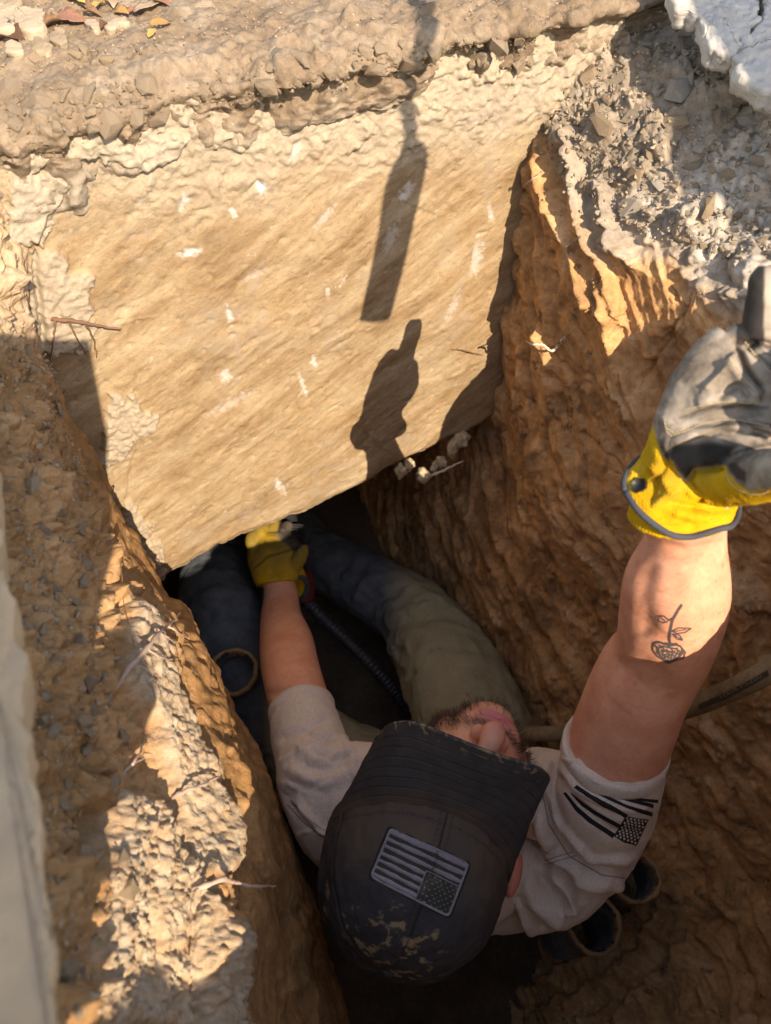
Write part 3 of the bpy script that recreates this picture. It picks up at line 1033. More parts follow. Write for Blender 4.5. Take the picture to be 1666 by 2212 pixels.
def sculpt(me, folds, facing=0.05, wob=6.0, depth_lim=None):
    """Press creases and raise folds along lines: (pixels, height m, width px, one_sided)."""
    co = get_co(me); no = get_no(me)
    u, v, t = proj(co)
    view = np.array(CAM) - co
    view /= np.linalg.norm(view, axis=1)[:, None]
    fc = sstep(facing, facing + 0.25, (no * view).sum(1))
    nzx = wob * fbm(co * 40, 2, 401); nzy = wob * fbm(co * 40, 2, 405)
    h = np.zeros(len(co))
    for pl, hh, wd, one in folds:
        d, s, p = polydist(u + nzx, v + nzy, pl)
        taper = sstep(0, .12, p) * sstep(1, .88, p)
        if one:
            g = np.where(s * one > 0, np.exp(-(d / wd) ** 1.6), np.exp(-(d / (wd * 0.3)) ** 2))
        else:
            g = np.exp(-(d / wd) ** 2)
        h += hh * g * (0.35 + 0.65 * taper)
    set_co(me, co + no * (h * fc)[:, None])
    return u, v, t


def bvh_of(*objs):
    V = []; Fc = []
    for o in objs:
        k = len(V)
        M = o.matrix_world
        V += [M @ x.co for x in o.data.vertices]
        Fc += [tuple(i + k for i in p.vertices) for p in o.data.polygons]
    return BVHTree.FromPolygons(V, Fc)


def hit(bvh, u, v, off=0.001):
    d = ray(u, v).normalized()
    loc, nor, idx, dist = bvh.ray_cast(CAM, d)
    if loc is None:
        return None
    if nor.dot(d) > 0:
        nor = -nor
    return loc + nor * off, nor


def strip_on(bvh, pl, w, off=0.0008, step=4.0, taper=False):
    """A thin ribbon w pixels wide lying on a surface along a pixel polyline."""
    pts = []
    for k in range(len(pl) - 1):
        (ax, ay), (bx, by) = pl[k], pl[k + 1]
        L = math.hypot(bx - ax, by - ay); n = max(1, int(L / step))
        for i in range(n):
            pts.append((ax + (bx - ax) * i / n, ay + (by - ay) * i / n))
    pts.append(pl[-1])
    V = []; F = []; prev = None
    for k, (x, y) in enumerate(pts):
        ax, ay = pts[max(k - 1, 0)]; bx, by = pts[min(k + 1, len(pts) - 1)]
        L = math.hypot(bx - ax, by - ay) + 1e-6
        nx, ny = -(by - ay) / L, (bx - ax) / L
        ww = w * (0.35 + 0.65 * min(1, 4 * min(k, len(pts) - 1 - k) / len(pts) + (0 if taper else 1))) / 2
        a = hit(bvh, x + nx * ww, y + ny * ww, off); b = hit(bvh, x - nx * ww, y - ny * ww, off)
        if a is None or b is None:
            prev = None; continue
        V += [a[0], b[0]]
        c = len(V) - 2
        if prev is not None and (V[prev] - V[c]).length < 0.03:
            F.append((prev, prev + 1, c + 1, c))
        prev = c
    return V, F


def poly_on(bvh, quad, nx, ny, off=0.0008):
    """A sheet between four pixel corners (or a bilinear strip given by two edge polylines) laid on a surface."""
    A, B = quad                       # top edge polyline, bottom edge polyline

    def at(pl, s):
        L = [0]
        for k in range(len(pl) - 1):
            L.append(L[-1] + math.hypot(pl[k + 1][0] - pl[k][0], pl[k + 1][1] - pl[k][1]))
        x = s * L[-1]
        for k in range(len(pl) - 1):
            if x <= L[k + 1] or k == len(pl) - 2:
                f = (x - L[k]) / (L[k + 1] - L[k] + 1e-9)
                return (pl[k][0] + (pl[k + 1][0] - pl[k][0]) * f, pl[k][1] + (pl[k + 1][1] - pl[k][1]) * f)
    V = []; ok = []; F = []
    for j in range(ny + 1):
        for i in range(nx + 1):
            a = at(A, i / nx); b = at(B, i / nx)
            f = j / ny
            h = hit(bvh, a[0] + (b[0] - a[0]) * f, a[1] + (b[1] - a[1]) * f, off)
            ok.append(h is not None)
            V.append(h[0] if h else Vector((0, 0, 0)))
    for j in range(ny):
        for i in range(nx):
            q = (j * (nx + 1) + i, j * (nx + 1) + i + 1, (j + 1) * (nx + 1) + i + 1, (j + 1) * (nx + 1) + i)
            if all(ok[k] for k in q) and max((V[q[0]] - V[q[2]]).length, (V[q[1]] - V[q[3]]).length) < 0.05:
                F.append(q)
    return V, F


def gather(parts):
    V = []; F = []
    for v, f in parts:
        o = len(V)
        V += v; F += [tuple(i + o for i in q) for q in f]
    return V, F


def prune(V, F):
    used = sorted({i for f in F for i in f})
    m = {i: k for k, i in enumerate(used)}
    return [V[i] for i in used], [tuple(m[i] for i in f) for f in F]


# ---- materials of the man
def mat_skin():
    k = NT('skin')
    n = k.noise(28, 6, 0.6)
    c = k.ramp(n, [(0.3, (0.65, 0.27, 0.165)), (0.55, (0.76, 0.36, 0.23)), (0.75, (0.80, 0.43, 0.30))])
    bl = k.ramp(k.noise(180, 4, 0.6), [(0.5, 0), (0.75, 1)])
    c = k.mix(k.math('MULTIPLY', bl, 0.4), c, (0.50, 0.19, 0.12))
    sl = k.ramp(k.noise(45, 6, 0.7), [(0.6, 0), (0.74, 1)])
    c = k.mix(k.math('MULTIPLY', sl, 0.3), c, (0.40, 0.24, 0.14))
    c = k.mix(k.attr('red'), c, (0.55, 0.17, 0.13))
    c = k.mix(k.attr('lip'), c, (0.58, 0.16, 0.17))
    c = k.mix(k.math('MULTIPLY', k.attr('hair'), 0.75), c, (0.12, 0.065, 0.035))
    k.b.inputs['Subsurface Weight'].default_value = 0.15
    k.b.inputs['Subsurface Radius'].default_value = (0.008, 0.003, 0.0015)
    k.b.inputs['Subsurface Scale'].default_value = 0.6
    nb = k.bump(k.noise(900, 3, 0.6), 0.25, 0.0006, k.bump(k.noise(60, 3, .5), .15, .003))
    return k.done(c, 0.52, nb, 0.4)


def mat_cloth(name, c1, c2, weave=1400, dirt=(0.33, 0.27, 0.2), dl=0.62, da=.5, rough=0.95):
    k = NT(name)
    n = k.noise(16, 6, 0.6)
    c = k.ramp(n, [(0.3, c1), (0.7, c2)])
    d = k.ramp(k.noise(22, 7, 0.7), [(dl, 0), (dl + .12, 1)])
    c = k.mix(k.math('MULTIPLY', d, da), c, dirt)
    g = k.ramp(k.noise(450, 3, 0.6), [(0.3, 0.85), (0.7, 1.12)])
    c = k.mix(1.0, c, g, 'MULTIPLY')
    h = k.noise(weave, 2, 0.5)
    b = k.bump(h, 0.35, 0.0006, k.bump(k.noise(70, 4, .55), 0.25, 0.003))
    k.b.inputs['Sheen Weight'].default_value = 0.15
    return k.done(c, rough, b, 0.1)


M_SKIN = mat_skin()
M_SHIRT = mat_cloth('tan_jersey', (0.62, 0.505, 0.415), (0.70, 0.575, 0.475), dl=.6, da=.35)
M_HEM = mat_cloth('tan_jersey_hem', (0.60, 0.505, 0.43), (0.67, 0.565, 0.48), dl=.7, da=.2)
M_INK = mat_plain('black_print', (0.012, 0.012, 0.014), 0.7, 0.3, 0.2, 900, 0.3, 0.0004)
M_JEANS = None


def mat_jeans():
    k = NT('muddy_denim')
    n = k.noise(7, 6, 0.6)
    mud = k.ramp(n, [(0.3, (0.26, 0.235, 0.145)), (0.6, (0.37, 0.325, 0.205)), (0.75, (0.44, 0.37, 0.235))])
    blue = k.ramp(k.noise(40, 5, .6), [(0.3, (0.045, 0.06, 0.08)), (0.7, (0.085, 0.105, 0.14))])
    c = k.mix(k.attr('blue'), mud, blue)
    st = k.ramp(k.noise(35, 6, .7), [(0.62, 0), (0.72, 1)])
    c = k.mix(k.math('MULTIPLY', st, .45), c, (0.06, 0.045, 0.03))
    g = k.ramp(k.noise(500, 3, 0.6), [(0.3, 0.8), (0.7, 1.15)])
    c = k.mix(1.0, c, g, 'MULTIPLY')
    return k.done(c, 0.95, k.bump(k.noise(900, 2, .5), .4, .0007, k.bump(k.noise(60, 5, .6), .4, .004)), 0.1)


M_JEANS = mat_jeans()

# ---- limb control lines (photo position, depth, half width, thickness ratio)
R_ARM = [(1486, 1090, .565, 84, .85), (1481, 1160, .60, 84, .82), (1462, 1250, .645, 110, .88), (1454, 1320, .695, 112, .92), (1434, 1400, .76, 103, .95), (1402, 1450, .79, 106, .97),
         (1376, 1500, .81, 105, 1.0), (1355, 1555, .835, 106, 1.0), (1336, 1605, .86, 105, 1.0), (1318, 1650, .88, 92, 1.0), (1300, 1700, .90, 86, 1.0), (1262, 1790, .96, 84, 1.0), (1180, 1830, 1.01, 80, 1.0)]
L_ARM = [(592, 1222, 1.40, 34, 1.0), (606, 1277, 1.38, 36, .85), (608, 1335, 1.33, 45, .95), (619, 1388, 1.27, 58, .95), (626, 1436, 1.21, 62, .97), (637, 1484, 1.155, 64, 1.0),
         (650, 1530, 1.115, 65, 1.0), (662, 1570, 1.09, 58, 1.0), (680, 1620, 1.06, 58, 1.0), (706, 1690, 1.02, 66, 1.0), (756, 1760, 1.0, 70, 1.0), (840, 1800, 1.0, 76, 1.0)]
shL, shR = P(700, 1720, .985), P(1275, 1800, .95)
LAT = (shR - shL).normalized()
chest = P(990, 1830, 1.03)
hip = P(990, 1715, 1.37)
AXT = (hip - chest).normalized()
THK = AXT.cross(LAT).normalized()
TORSO = [(chest - AXT * .055, .10, .06), (chest - AXT * .02, .165, .098), (chest + AXT * .06, .19, .115), (chest + AXT * .17, .18, .115), (chest + AXT * .29, .165, .11), (chest + AXT * .40, .165, .12)]

# ---- head frame
WIM = math.radians(20.0)
Wv = RGT * math.sin(WIM) + UPV * math.cos(WIM)
Wf = RGT * math.sin(math.radians(31)) + UPV * math.cos(math.radians(31))
BACK = -FWD


def frame(e, W=None):
    W = W or Wv
    f = W * math.sin(e) + BACK * math.cos(e)
    h = -W * math.cos(e) + BACK * math.sin(e)
    return f.normalized(), h.normalized()


EC = math.radians(38)
cF, cH = frame(EC)
cL = cH.cross(cF).normalized()
O_CAP = P(896, 1858, .835)


def cap_pt(f, l, h):
    return O_CAP + cF * f + cL * l + cH * h


EF = math.radians(52)
fF, fH = frame(EF, Wf)
yaw = math.radians(11)
fL0 = fH.cross(fF).normalized()
fF, fL = (fF * math.cos(yaw) + fL0 * math.sin(yaw)).normalized(), (fL0 * math.cos(yaw) - fF * math.sin(yaw)).normalized()
O_HEAD = O_CAP + Wv * .052 + RGT * 0.027 - UPV * .018 - BACK * .032


def hp(f, l, h):
    return O_HEAD + fF * f + fL * l + fH * h


def hell(f, l, h, a, b, c, tilt=0.0):
    ff = fF * math.cos(tilt) + fH * math.sin(tilt); hh = fH * math.cos(tilt) - fF * math.sin(tilt)
    return ellipsoid(hp(f, l, h), ff * a, fL * b, hh * c, 18, 24)


HEAD = [hell(-.005, 0, .022, .096, .074, .092), hell(.020, 0, -.035, .075, .066, .080), hell(.055, 0, -.088, .042, .036, .030),   # skull, face, chin
        hell(.062, 0, -.070, .040, .043, .036), hell(.020, .045, -.060, .05, .016, .04), hell(.020, -.045, -.060, .05, .016, .04),
        hell(.058, .040, -.030, .030, .024, .022), hell(.058, -.040, -.030, .030, .024, .022),                                       # cheeks
        hell(.092, 0, .012, .014, .048, .012), hell(.080, .032, -.0055, .0125, .016, .0105), hell(.080, -.032, -.0055, .0125, .016, .0105)]                                                                                     # brow
# nose: bridge, tip, wings
HEAD += [limb([(hp(.092, 0, .004), .009, .008), (hp(.103, 0, -.016), .010, .009), (hp(.113, 0, -.032), .0125, .011), (hp(.115, 0, -.042), .014, .011)], 16, 0, fL),
         hell(.1135, 0, -.041, .0145, .0135, .0120), hell(.100, .0135, -.044, .012, .0095, .0095), hell(.100, -.0135, -.044, .012, .0095, .0095)]
# lips
HEAD += [hell(.0985, 0, -.0665, .008, .022, .0055), hell(.0965, 0, -.0770, .0085, .019, .0065)]
# ears
HEAD += [hell(-.030, .089, .012, .016, .009, .028), hell(-.030, -.085, .012, .016, .009, .028), hell(-.028, .076, .006, .014, .014, .018), hell(-.028, -.076, .006, .014, .014, .018)]
NECK = limb([(hp(-.02, 0, -.05), .058, .062), (hp(-.035, 0, -.11), .060, .063), (chest - AXT * .06 + THK * .0, .07, .065)], 16, 0, LAT)

LEG_R = [(1040, 1640, 1.36, 118, .95), (1025, 1570, 1.36, 120, .92), (985, 1480, 1.41, 112, .92), (945, 1400, 1.46, 98, .95), (890, 1325, 1.52, 80, .98), (800, 1268, 1.58, 70, .95), (700, 1210, 1.66, 62, .95), (640, 1150, 1.72, 52, .95), (600, 1090, 1.8, 46, 1)]
LEG_L = [(800, 1700, 1.34, 110, .95), (690, 1640, 1.36, 105, .95), (600, 1560, 1.38, 100, .95), (540, 1450, 1.42, 92, .95), (490, 1345, 1.45, 84, 1.0), (465, 1270, 1.50, 76, 1.0), (470, 1200, 1.58, 66, .95), (490, 1130, 1.68, 54, .95), (505, 1080, 1.74, 46, 1.0)]


def shrink(c, k):
    return [(u, v, t, hw * k, r) for u, v, t, hw, r in c]


body_parts = [limbD(R_ARM, 60), limbD(L_ARM, 60), limb(TORSO, 30, -.022, LAT), NECK] + HEAD + [limbD(shrink(LEG_R, .8), 40), limbD(shrink(LEG_L, .8), 40)]
me = fuse('person', body_parts, 0.0026, 5, None)
# arm modelling: muscle and elbow forms
sculpt(me, [([(1330, 1440), (1390, 1440), (1430, 1470), (1440, 1500)], -.0035, 22, 0), ([(1400, 1380), (1385, 1300), (1400, 1210)], -.0035, 26, 0),
            ([(1440, 1380), (1490, 1300), (1500, 1220)], .003, 40, 0), ([(1390, 1478), (1340, 1530)], .0025, 34, 0), ([(1440, 1500), (1460, 1470), (1500, 1440)], .002, 20, 0),
            ([(572, 1500), (640, 1490), (705, 1500)], -.0025, 8, 0), ([(650, 1300), (660, 1390), (650, 1440)], .002, 20, 0), ([(1400, 1165), (1480, 1190), (1570, 1170)], -.002, 10, 0)], wob=3)
co = get_co(me)
rel = co - np.array(O_HEAD)
hf = rel @ np.array(fF); hl = rel @ np.array(fL); hh = rel @ np.array(fH)
inhead = (np.abs(hl) < .095) & (np.abs(hh) < .13) & (hf > -.12) & (hf < .14)
lip = np.where(inhead, np.exp(-((hl / .021) ** 4)) * np.exp(-(((hh + .0715 + .15 * np.abs(hl)) / .0092) ** 4)) * sstep(.085, .094, hf), 0)
red = np.where(inhead, 0.55 * np.exp(-((hl / .022) ** 2)) * np.exp(-(((hh + .043) / .014) ** 2)) * sstep(.09, .105, hf) + .9 * sstep(.078, .086, np.abs(hl)) * sstep(.04, .02, np.abs(hf + .030)) * sstep(.05, .035, np.abs(hh - .012)), 0)
# mouth line
mouth = np.where(inhead, np.exp(-((hl / .022) ** 6)) * np.exp(-(((hh + .0722 + .06 * np.abs(hl)) / .0012) ** 2)) * sstep(.08, .092, hf), 0)
no = get_no(me)
co2 = co - no * (mouth * .003)[:, None]
# nostrils
for s in (-1, 1):
    d2 = ((hf - .104) / .007) ** 2 + ((hl - s * .008) / .0042) ** 2 + ((hh + .0525) / .004) ** 2
    co2 -= no * (np.where(inhead, np.exp(-d2), 0) * .005)[:, None]
set_co(me, co2)
# where the beard and moustache grow
al = np.abs(hl)
must = np.exp(-((hh + .0585 + .25 * np.maximum(al - .012, 0)) / .0062) ** 2 * 1.2) * sstep(.038, .028, al) * sstep(.070, .085, hf)
lowz = -.074 - .0 * al
beard = sstep(-.070, -.082, hh) * sstep(-.02, .02, hf) * (1 - np.exp(-((hl / .020) ** 4)) * np.exp(-(((hh + .0735) / .0105) ** 4)))
side = sstep(.028, .036, al) * sstep(-.045, -.062, hh) * sstep(-.02, .0, hf)
near_face = inhead & (al < .074) & (hf > -.03) & (np.sqrt(hf ** 2 + hl ** 2 + hh ** 2) < .16)
hairm = np.where(near_face, np.clip(np.maximum(np.maximum(must, beard * (.30 + .45 * sstep(.018, .034, al))), side * .8), 0, 1), 0)
set_attr(me, 'lip', np.clip(lip, 0, 1)); set_attr(me, 'red', np.clip(red, 0, 1)); set_attr(me, 'hair', hairm * .75)
person = link('person', me, M_SKIN)
person_bvh = bvh_of(person)
tag(person, 'man in tan T-shirt and black cap leaning back in the pit, gloved arm raised', 'person')
pno = get_no(me); pco = get_co(me)


# ---- beard, moustache: single strands joined into one piece
def build_beard():
    idx = np.where(hairm > .25)[0]
    w = hairm[idx] ** 1.3
    pick = RNG.choice(idx, 2300, p=w / w.sum())
    V = []; F = []
    for i in pick:
        p = Vector(pco[i]) + Vector(RNG.normal(size=3) * .0012)
        n = Vector(pno[i])
        m = abs(hl[i]) < .034 and hh[i] > -.069
        sidev = fL * (math.copysign(1, hl[i]) * (.9 if m else .15))
        d = (n * .55 - fH * (.55 if m else .8) + sidev + Vector(RNG.normal(size=3) * .33)).normalized()
        Ln = (.0085 if m else .011) * RNG.uniform(.5, 1.5)
        q = p + d * Ln * .55 + n * .0012
        r = p + d * Ln - n * .0012 * RNG.uniform(0, 1)
        x = d.cross(n).normalized(); y = x.cross(d).normalized()
        rad = .00022
        k = len(V)
        for c, rr in ((p - n * .001, rad), (q, rad * .8)):
            for a in (0, 2.09, 4.19):
                V.append(c + x * (rr * math.cos(a)) + y * (rr * math.sin(a)))
        V.append(r)
        for j in range(3):
            F.append((k + j, k + (j + 1) % 3, k + 3 + (j + 1) % 3, k + 3 + j))
            F.append((k + 3 + j, k + 3 + (j + 1) % 3, k + 6))
    o = link('beard', simple_mesh(V, F), mat_plain('beard_hair', (0.085, 0.045, 0.025), 0.5, 0.4, 0.3), person)
    return o


build_beard()


def build_arm_hair():
    idx = np.where((pco[:, 2] > -.62) & (hairm < .05))[0]
    uu, vv, tt = proj(pco[idx])
    ok = (inpoly(uu, vv, [(1335, 1170), (1575, 1170), (1580, 1330), (1545, 1430), (1330, 1430)]) | inpoly(uu, vv, [(565, 1290), (660, 1290), (710, 1480), (565, 1480)]))
    idx = idx[ok]
    pick = RNG.choice(idx, 1500)
    V = []; F = []
    axis = (P(1470, 1165, .60) - P(1434, 1400, .765)).normalized()
    for i in pick:
        p = Vector(pco[i]) + Vector(RNG.normal(size=3) * .001); n = Vector(pno[i])
        d = (n * .35 - axis * .3 + n.cross(axis) * .7 + Vector(RNG.normal(size=3) * .25)).normalized()
        Ln = RNG.uniform(.004, .010)
        x = d.orthogonal().normalized(); y = d.cross(x)
        k = len(V)
        for c, rr in ((p - n * .0008, .00007), (p + d * Ln * .5 + n * .0004, .00006)):
            for a in (0, 2.09, 4.19):
                V.append(c + x * (rr * math.cos(a)) + y * (rr * math.sin(a)))
        V.append(p + d * Ln)
        for j in range(3):
            F.append((k + j, k + (j + 1) % 3, k + 3 + (j + 1) % 3, k + 3 + j)); F.append((k + 3 + j, k + 3 + (j + 1) % 3, k + 6))
    tag(link('arm_hair', simple_mesh(V, F), mat_plain('arm_hair', (0.26, 0.15, 0.08), .5, .4, .2), person), kind='stuff')


build_arm_hair()
M_EYE = mat_plain('eye', (0.7, 0.68, 0.64), 0.2, 0.5, 0.02)
for s in (-1, 1):
    V, F = ellipsoid(hp(.0795, s * .032, -.0085), fF * .0112, fL * .0112, fH * .0112, 10, 14)
    link('eye', simple_mesh(V, F), M_EYE, person)

# ---- T-shirt
R_SLEEVE = [(1329, 1612, .86, 108, 1.0), (1322, 1650, .875, 109, 1.0), (1313, 1700, .89, 108, 1.02), (1298, 1770, .925, 100, 1.04), (1255, 1840, .965, 95, 1.05), (1170, 1865, 1.01, 112, 1.0)]
L_SLEEVE = [(651, 1533, 1.11, 68, 1.02), (661, 1575, 1.08, 75, 1.02), (676, 1630, 1.045, 82, 1.02), (702, 1700, 1.0, 98, 1.05), (756, 1770, .985, 112, 1.05), (840, 1810, .99, 110, 1.0)]
COLLAR = limb([(hp(-.035, 0, -.105), .064, .066), (chest - AXT * .055, .085, .078), (chest, .11, .1)], 14, 0, LAT)
me = fuse('tshirt', [limbD(R_SLEEVE, 40), limbD(L_SLEEVE, 40), limb(TORSO, 40, .003, LAT), COLLAR,
                     limb([(P(1120, 1700, .97), .05, .05), (P(1190, 1720, .955), .055, .055), (P(1290, 1760, .945), .055, .06)], 16, 0, UPV),
                     limb([(P(860, 1700, .99), .05, .05), (P(770, 1690, .995), .05, .05), (P(700, 1700, 1.0), .045, .05)], 16, 0, UPV),
                     limb([(P(1130, 1900, .985), .068, .06), (P(1210, 1895, .97), .055, .05), (P(1285, 1840, .95), .042, .045)], 16, 0, UPV)], 0.0028, 10, None)
FOLDS_SHIRT = [
    # raised sleeve: rings of folds under the hem and across the shoulder
    ([(1212, 1628), (1290, 1668), (1360, 1680), (1425, 1672)], .004, 12, 1), ([(1205, 1640), (1280, 1700), (1360, 1715), (1418, 1700)], -.0045, 10, 0), ([(1200, 1645), (1250, 1700), (1330, 1745), (1410, 1740)], .003, 12, 0),
    ([(1190, 1650), (1240, 1730), (1320, 1800), (1400, 1800)], -.0035, 12, 0), ([(1170, 1660), (1200, 1760), (1280, 1850), (1380, 1850)], .0045, 14, 1), ([(1165, 1690), (1195, 1800), (1260, 1870), (1370, 1880)], -.006, 10, 0),
    ([(1150, 1750), (1190, 1840), (1290, 1900), (1350, 1905)], .006, 14, 0), ([(1145, 1790), (1180, 1860), (1250, 1905), (1300, 1920)], -.005, 9, 0),
    # pleats in front of the armpit
    ([(1150, 1640), (1160, 1720), (1150, 1800)], -.003, 8, 0), ([(1185, 1640), (1180, 1690), (1172, 1740)], .0035, 9, 0), ([(1130, 1640), (1140, 1690)], .002, 9, 0),
    # loose back panel with a big looped fold
    ([(1165, 1875), (1190, 1935), (1225, 1965)], -.007, 10, 0), ([(1195, 1880), (1230, 1930), (1238, 1960), (1215, 1968)], .007, 9, 0), ([(1225, 1885), (1262, 1930), (1300, 1940)], -.005, 16, 0),
    ([(1130, 1890), (1150, 1950), (1220, 2000)], .005, 16, 0), ([(1120, 1930), (1140, 1990), (1180, 2015)], -.004, 14, 0), ([(1240, 1890), (1300, 1890), (1340, 1870)], .004, 14, 0),
    # hanging sleeve
    ([(655, 1580), (690, 1600), (730, 1590)], -.003, 10, 0), ([(640, 1610), (690, 1640), (740, 1625)], .0035, 10, 1), ([(680, 1625), (720, 1640), (760, 1632)], -.0045, 7, 0),
    ([(620, 1660), (680, 1690), (760, 1670)], .003, 14, 0), ([(612, 1725), (640, 1700), (700, 1705)], -.003, 12, 0), ([(622, 1735), (660, 1775), (725, 1830)], -.0025, 6, 0), ([(640, 1740), (690, 1790), (735, 1820)], .003, 12, 0),
    ([(740, 1590), (760, 1640), (770, 1700)], .003, 12, 0), ([(605, 1600), (660, 1575), (715, 1550)], -.002, 8, 0),
]
sculpt(me, [(p_, h_ * 1.9, w_, o_) for p_, h_, w_, o_ in FOLDS_SHIRT] + [([(1230, 1700), (1290, 1740), (1350, 1765)], -.004, 6, 0), ([(1245, 1660), (1310, 1695), (1400, 1690)], .004, 7, 1), ([(1150, 1820), (1200, 1870), (1270, 1895)], .005, 8, 1), ([(620, 1690), (660, 1710), (720, 1690)], .005, 9, 1), ([(650, 1650), (700, 1660), (750, 1650)], -.005, 6, 0), ([(600, 1650), (650, 1625), (700, 1600)], .004, 8, 1), ([(640, 1800), (680, 1790), (720, 1800)], .004, 10, 1)], wob=4)
co = get_co(me); no = get_no(me)
co = co + no * (0.0016 * fbm(co * np.array([26, 26, 26]), 3, 501) + 0.0009 * ridged(co * 45, 2, 503))[:, None]
set_co(me, co)
tshirt = link('tshirt', me, M_SHIRT, person)
shirt_bvh = bvh_of(tshirt)


def ring_around(ctrl, grow, thick, name, mat, parent, wave=0.0, n=64, bvh=None):
    (u0, v0, t0, hw0, r0), (u1, v1, t1, hw1, r1) = ctrl
    c = P(u0, v0, t0); d = (P(u1, v1, t1) - c).normalized()
    x = (RGT - d * RGT.dot(d)).normalized(); y = d.cross(x)
    ra = hw0 * t0 / FPX + grow; rb = ra * r0
    pts = [c + x * (ra * math.cos(a)) + y * (rb * math.sin(a)) + d * (wave * math.sin(3 * a)) for a in [2 * math.pi * k / n for k in range(n + 1)]]
    return tube_obj(name, pts, thick, mat, parent, 8)


def band_around(ctrl, grow, name, mat, parent, width=.020, n=72, th=0.0018):
    """A hem: a short sleeve-shaped band with thickness."""
    (u0, v0, t0, hw0, r0), (u1, v1, t1, hw1, r1) = ctrl
    c = P(u0, v0, t0); d = (P(u1, v1, t1) - c).normalized()
    x = (RGT - d * RGT.dot(d)).normalized(); y = d.cross(x)
    V = []; F = []
    prof = [(-.0005, -.004), (-.003, grow - .001), (-.002, grow + th), (.003, grow + th * 1.6), (width * .8, grow + th * 1.3), (width, grow + th * .4), (width + .002, grow - .003)]
    for s, g in prof:
        ra = hw0 * t0 / FPX + g
        for k in range(n):
            a = 2 * math.pi * k / n
            wob = .0009 * math.sin(5 * a + 2 * s * 90)
            V.append(c + d * s + x * ((ra + wob) * math.cos(a)) + y * ((ra * r0 + wob) * math.sin(a)))
    m = len(prof)
    for i in range(m - 1):
        for k in range(n):
            F.append((i * n + k, i * n + (k + 1) % n, (i + 1) * n + (k + 1) % n, (i + 1) * n + k))
    return link(name, simple_mesh(V, F), mat, parent)


band_around((R_SLEEVE[0], R_SLEEVE[1]), .000, 'sleeve_hem', M_HEM, tshirt)
band_around((L_SLEEVE[0], L_SLEEVE[1]), .000, 'sleeve_hem', M_HEM, tshirt)

# seams on the shirt
M_SEAM = mat_plain('seam_thread', (0.30, 0.245, 0.20), 0.9, 0.1, 0.2)
seams = [strip_on(shirt_bvh, [(622, 1738), (655, 1775), (700, 1808), (735, 1832)], 3.0, .0006), strip_on(shirt_bvh, [(628, 1728), (662, 1766), (707, 1799), (740, 1822)], 1.6, .0006),
         strip_on(shirt_bvh, [(1168, 1690), (1185, 1780), (1230, 1850), (1300, 1890), (1370, 1900)], 3.0, .0006), strip_on(shirt_bvh, [(1176, 1860), (1200, 1852), (1240, 1840)], 2.0, .0006),
         strip_on(shirt_bvh, [(1180, 1868), (1205, 1860), (1246, 1848)], 2.0, .0006)]
V, F = prune(*gather(seams))
tag(link('seam', simple_mesh(V, F), M_SEAM, tshirt), kind='stuff')


def star(cx, cy, r, rot, bvh, off):
    V = []; F = []
    pts = []
    for k in range(10):
        a = rot + k * math.pi / 5
        rr = r if k % 2 == 0 else r * .42
        pts.append((cx + rr * math.sin(a), cy - rr * math.cos(a)))
    hs = [hit(bvh, x, y, off) for x, y in pts + [(cx, cy)]]
    if any(h is None for h in hs):
        return [], []
    V = [h[0] for h in hs]
    return V, [(k, (k + 1) % 10, 10) for k in range(10)]


def flag_print():
    # black stripes of the sleeve flag, upside down: edges as photo lines (zoom of the photo), following the folds
    def z(pts):                                 # zoom (1600..2500 x 2100..3320 at 1632 px) to photo pixels
        return [((1600 + x * 900 / 1632) / 1.5006, (2100 + y * 900 / 1632) / 1.5006) for x, y in pts]
    st = [([(413, 855), (480, 950), (560, 1025), (640, 1075), (700, 1118)], [(428, 848), (500, 935), (575, 1000), (650, 1050), (716, 1092)]),
          ([(452, 850), (520, 930), (590, 975), (660, 1015), (735, 1058)], [(470, 858), (540, 915), (600, 955), (680, 1000), (755, 1040)]),
          ([(474, 822), (560, 880), (640, 930), (720, 965), (775, 1000)], [(492, 806), (580, 865), (660, 905), (740, 950), (790, 978)]),
          ([(503, 792), (590, 850), (680, 895), (780, 940), (930, 990)], [(512, 778), (600, 832), (690, 878), (790, 925), (932, 964)]),
          ([(510, 785), (600, 830), (690, 868), (800, 905), (936, 942)], [(518, 764), (600, 806), (700, 845), (810, 888), (938, 918)]),
          ([(690, 842), (780, 878), (860, 900), (962, 912)], [(692, 834), (790, 862), (870, 884), (965, 892)])]
    parts = []
    for a, b in st:
        parts.append(poly_on(shirt_bvh, (z(a), z(b)), 26, 3, .0009))
    canton = (z([(776, 985), (850, 1000), (910, 1005)]), z([(705, 1105), (765, 1140), (838, 1160)]))
    parts.append(poly_on(shirt_bvh, canton, 20, 18, .0009))
    V, F = prune(*gather(parts))
    fp = link('flag_print', simple_mesh(V, F), M_INK, tshirt)
    sp = []
    A, B = canton
    for r in range(9):
        nst = 6 if r % 2 == 0 else 5
        for c in range(nst):
            s = (c + .7 + (0 if r % 2 == 0 else .5)) / 6.4; f = (r + .7) / 9.4
            ax = A[0][0] + (A[2][0] - A[0][0]) * s; ay = A[0][1] + (A[2][1] - A[0][1]) * s
            bx = B[0][0] + (B[2][0] - B[0][0]) * s; by = B[0][1] + (B[2][1] - B[0][1]) * s
            sp.append(star(ax + (bx - ax) * f, ay + (by - ay) * f, 3.6, math.pi + .35, shirt_bvh, .0015))
    V, F = gather([q for q in sp if q[0]])
    link('star_print', simple_mesh(V, F), M_SHIRT, tshirt)


flag_print()

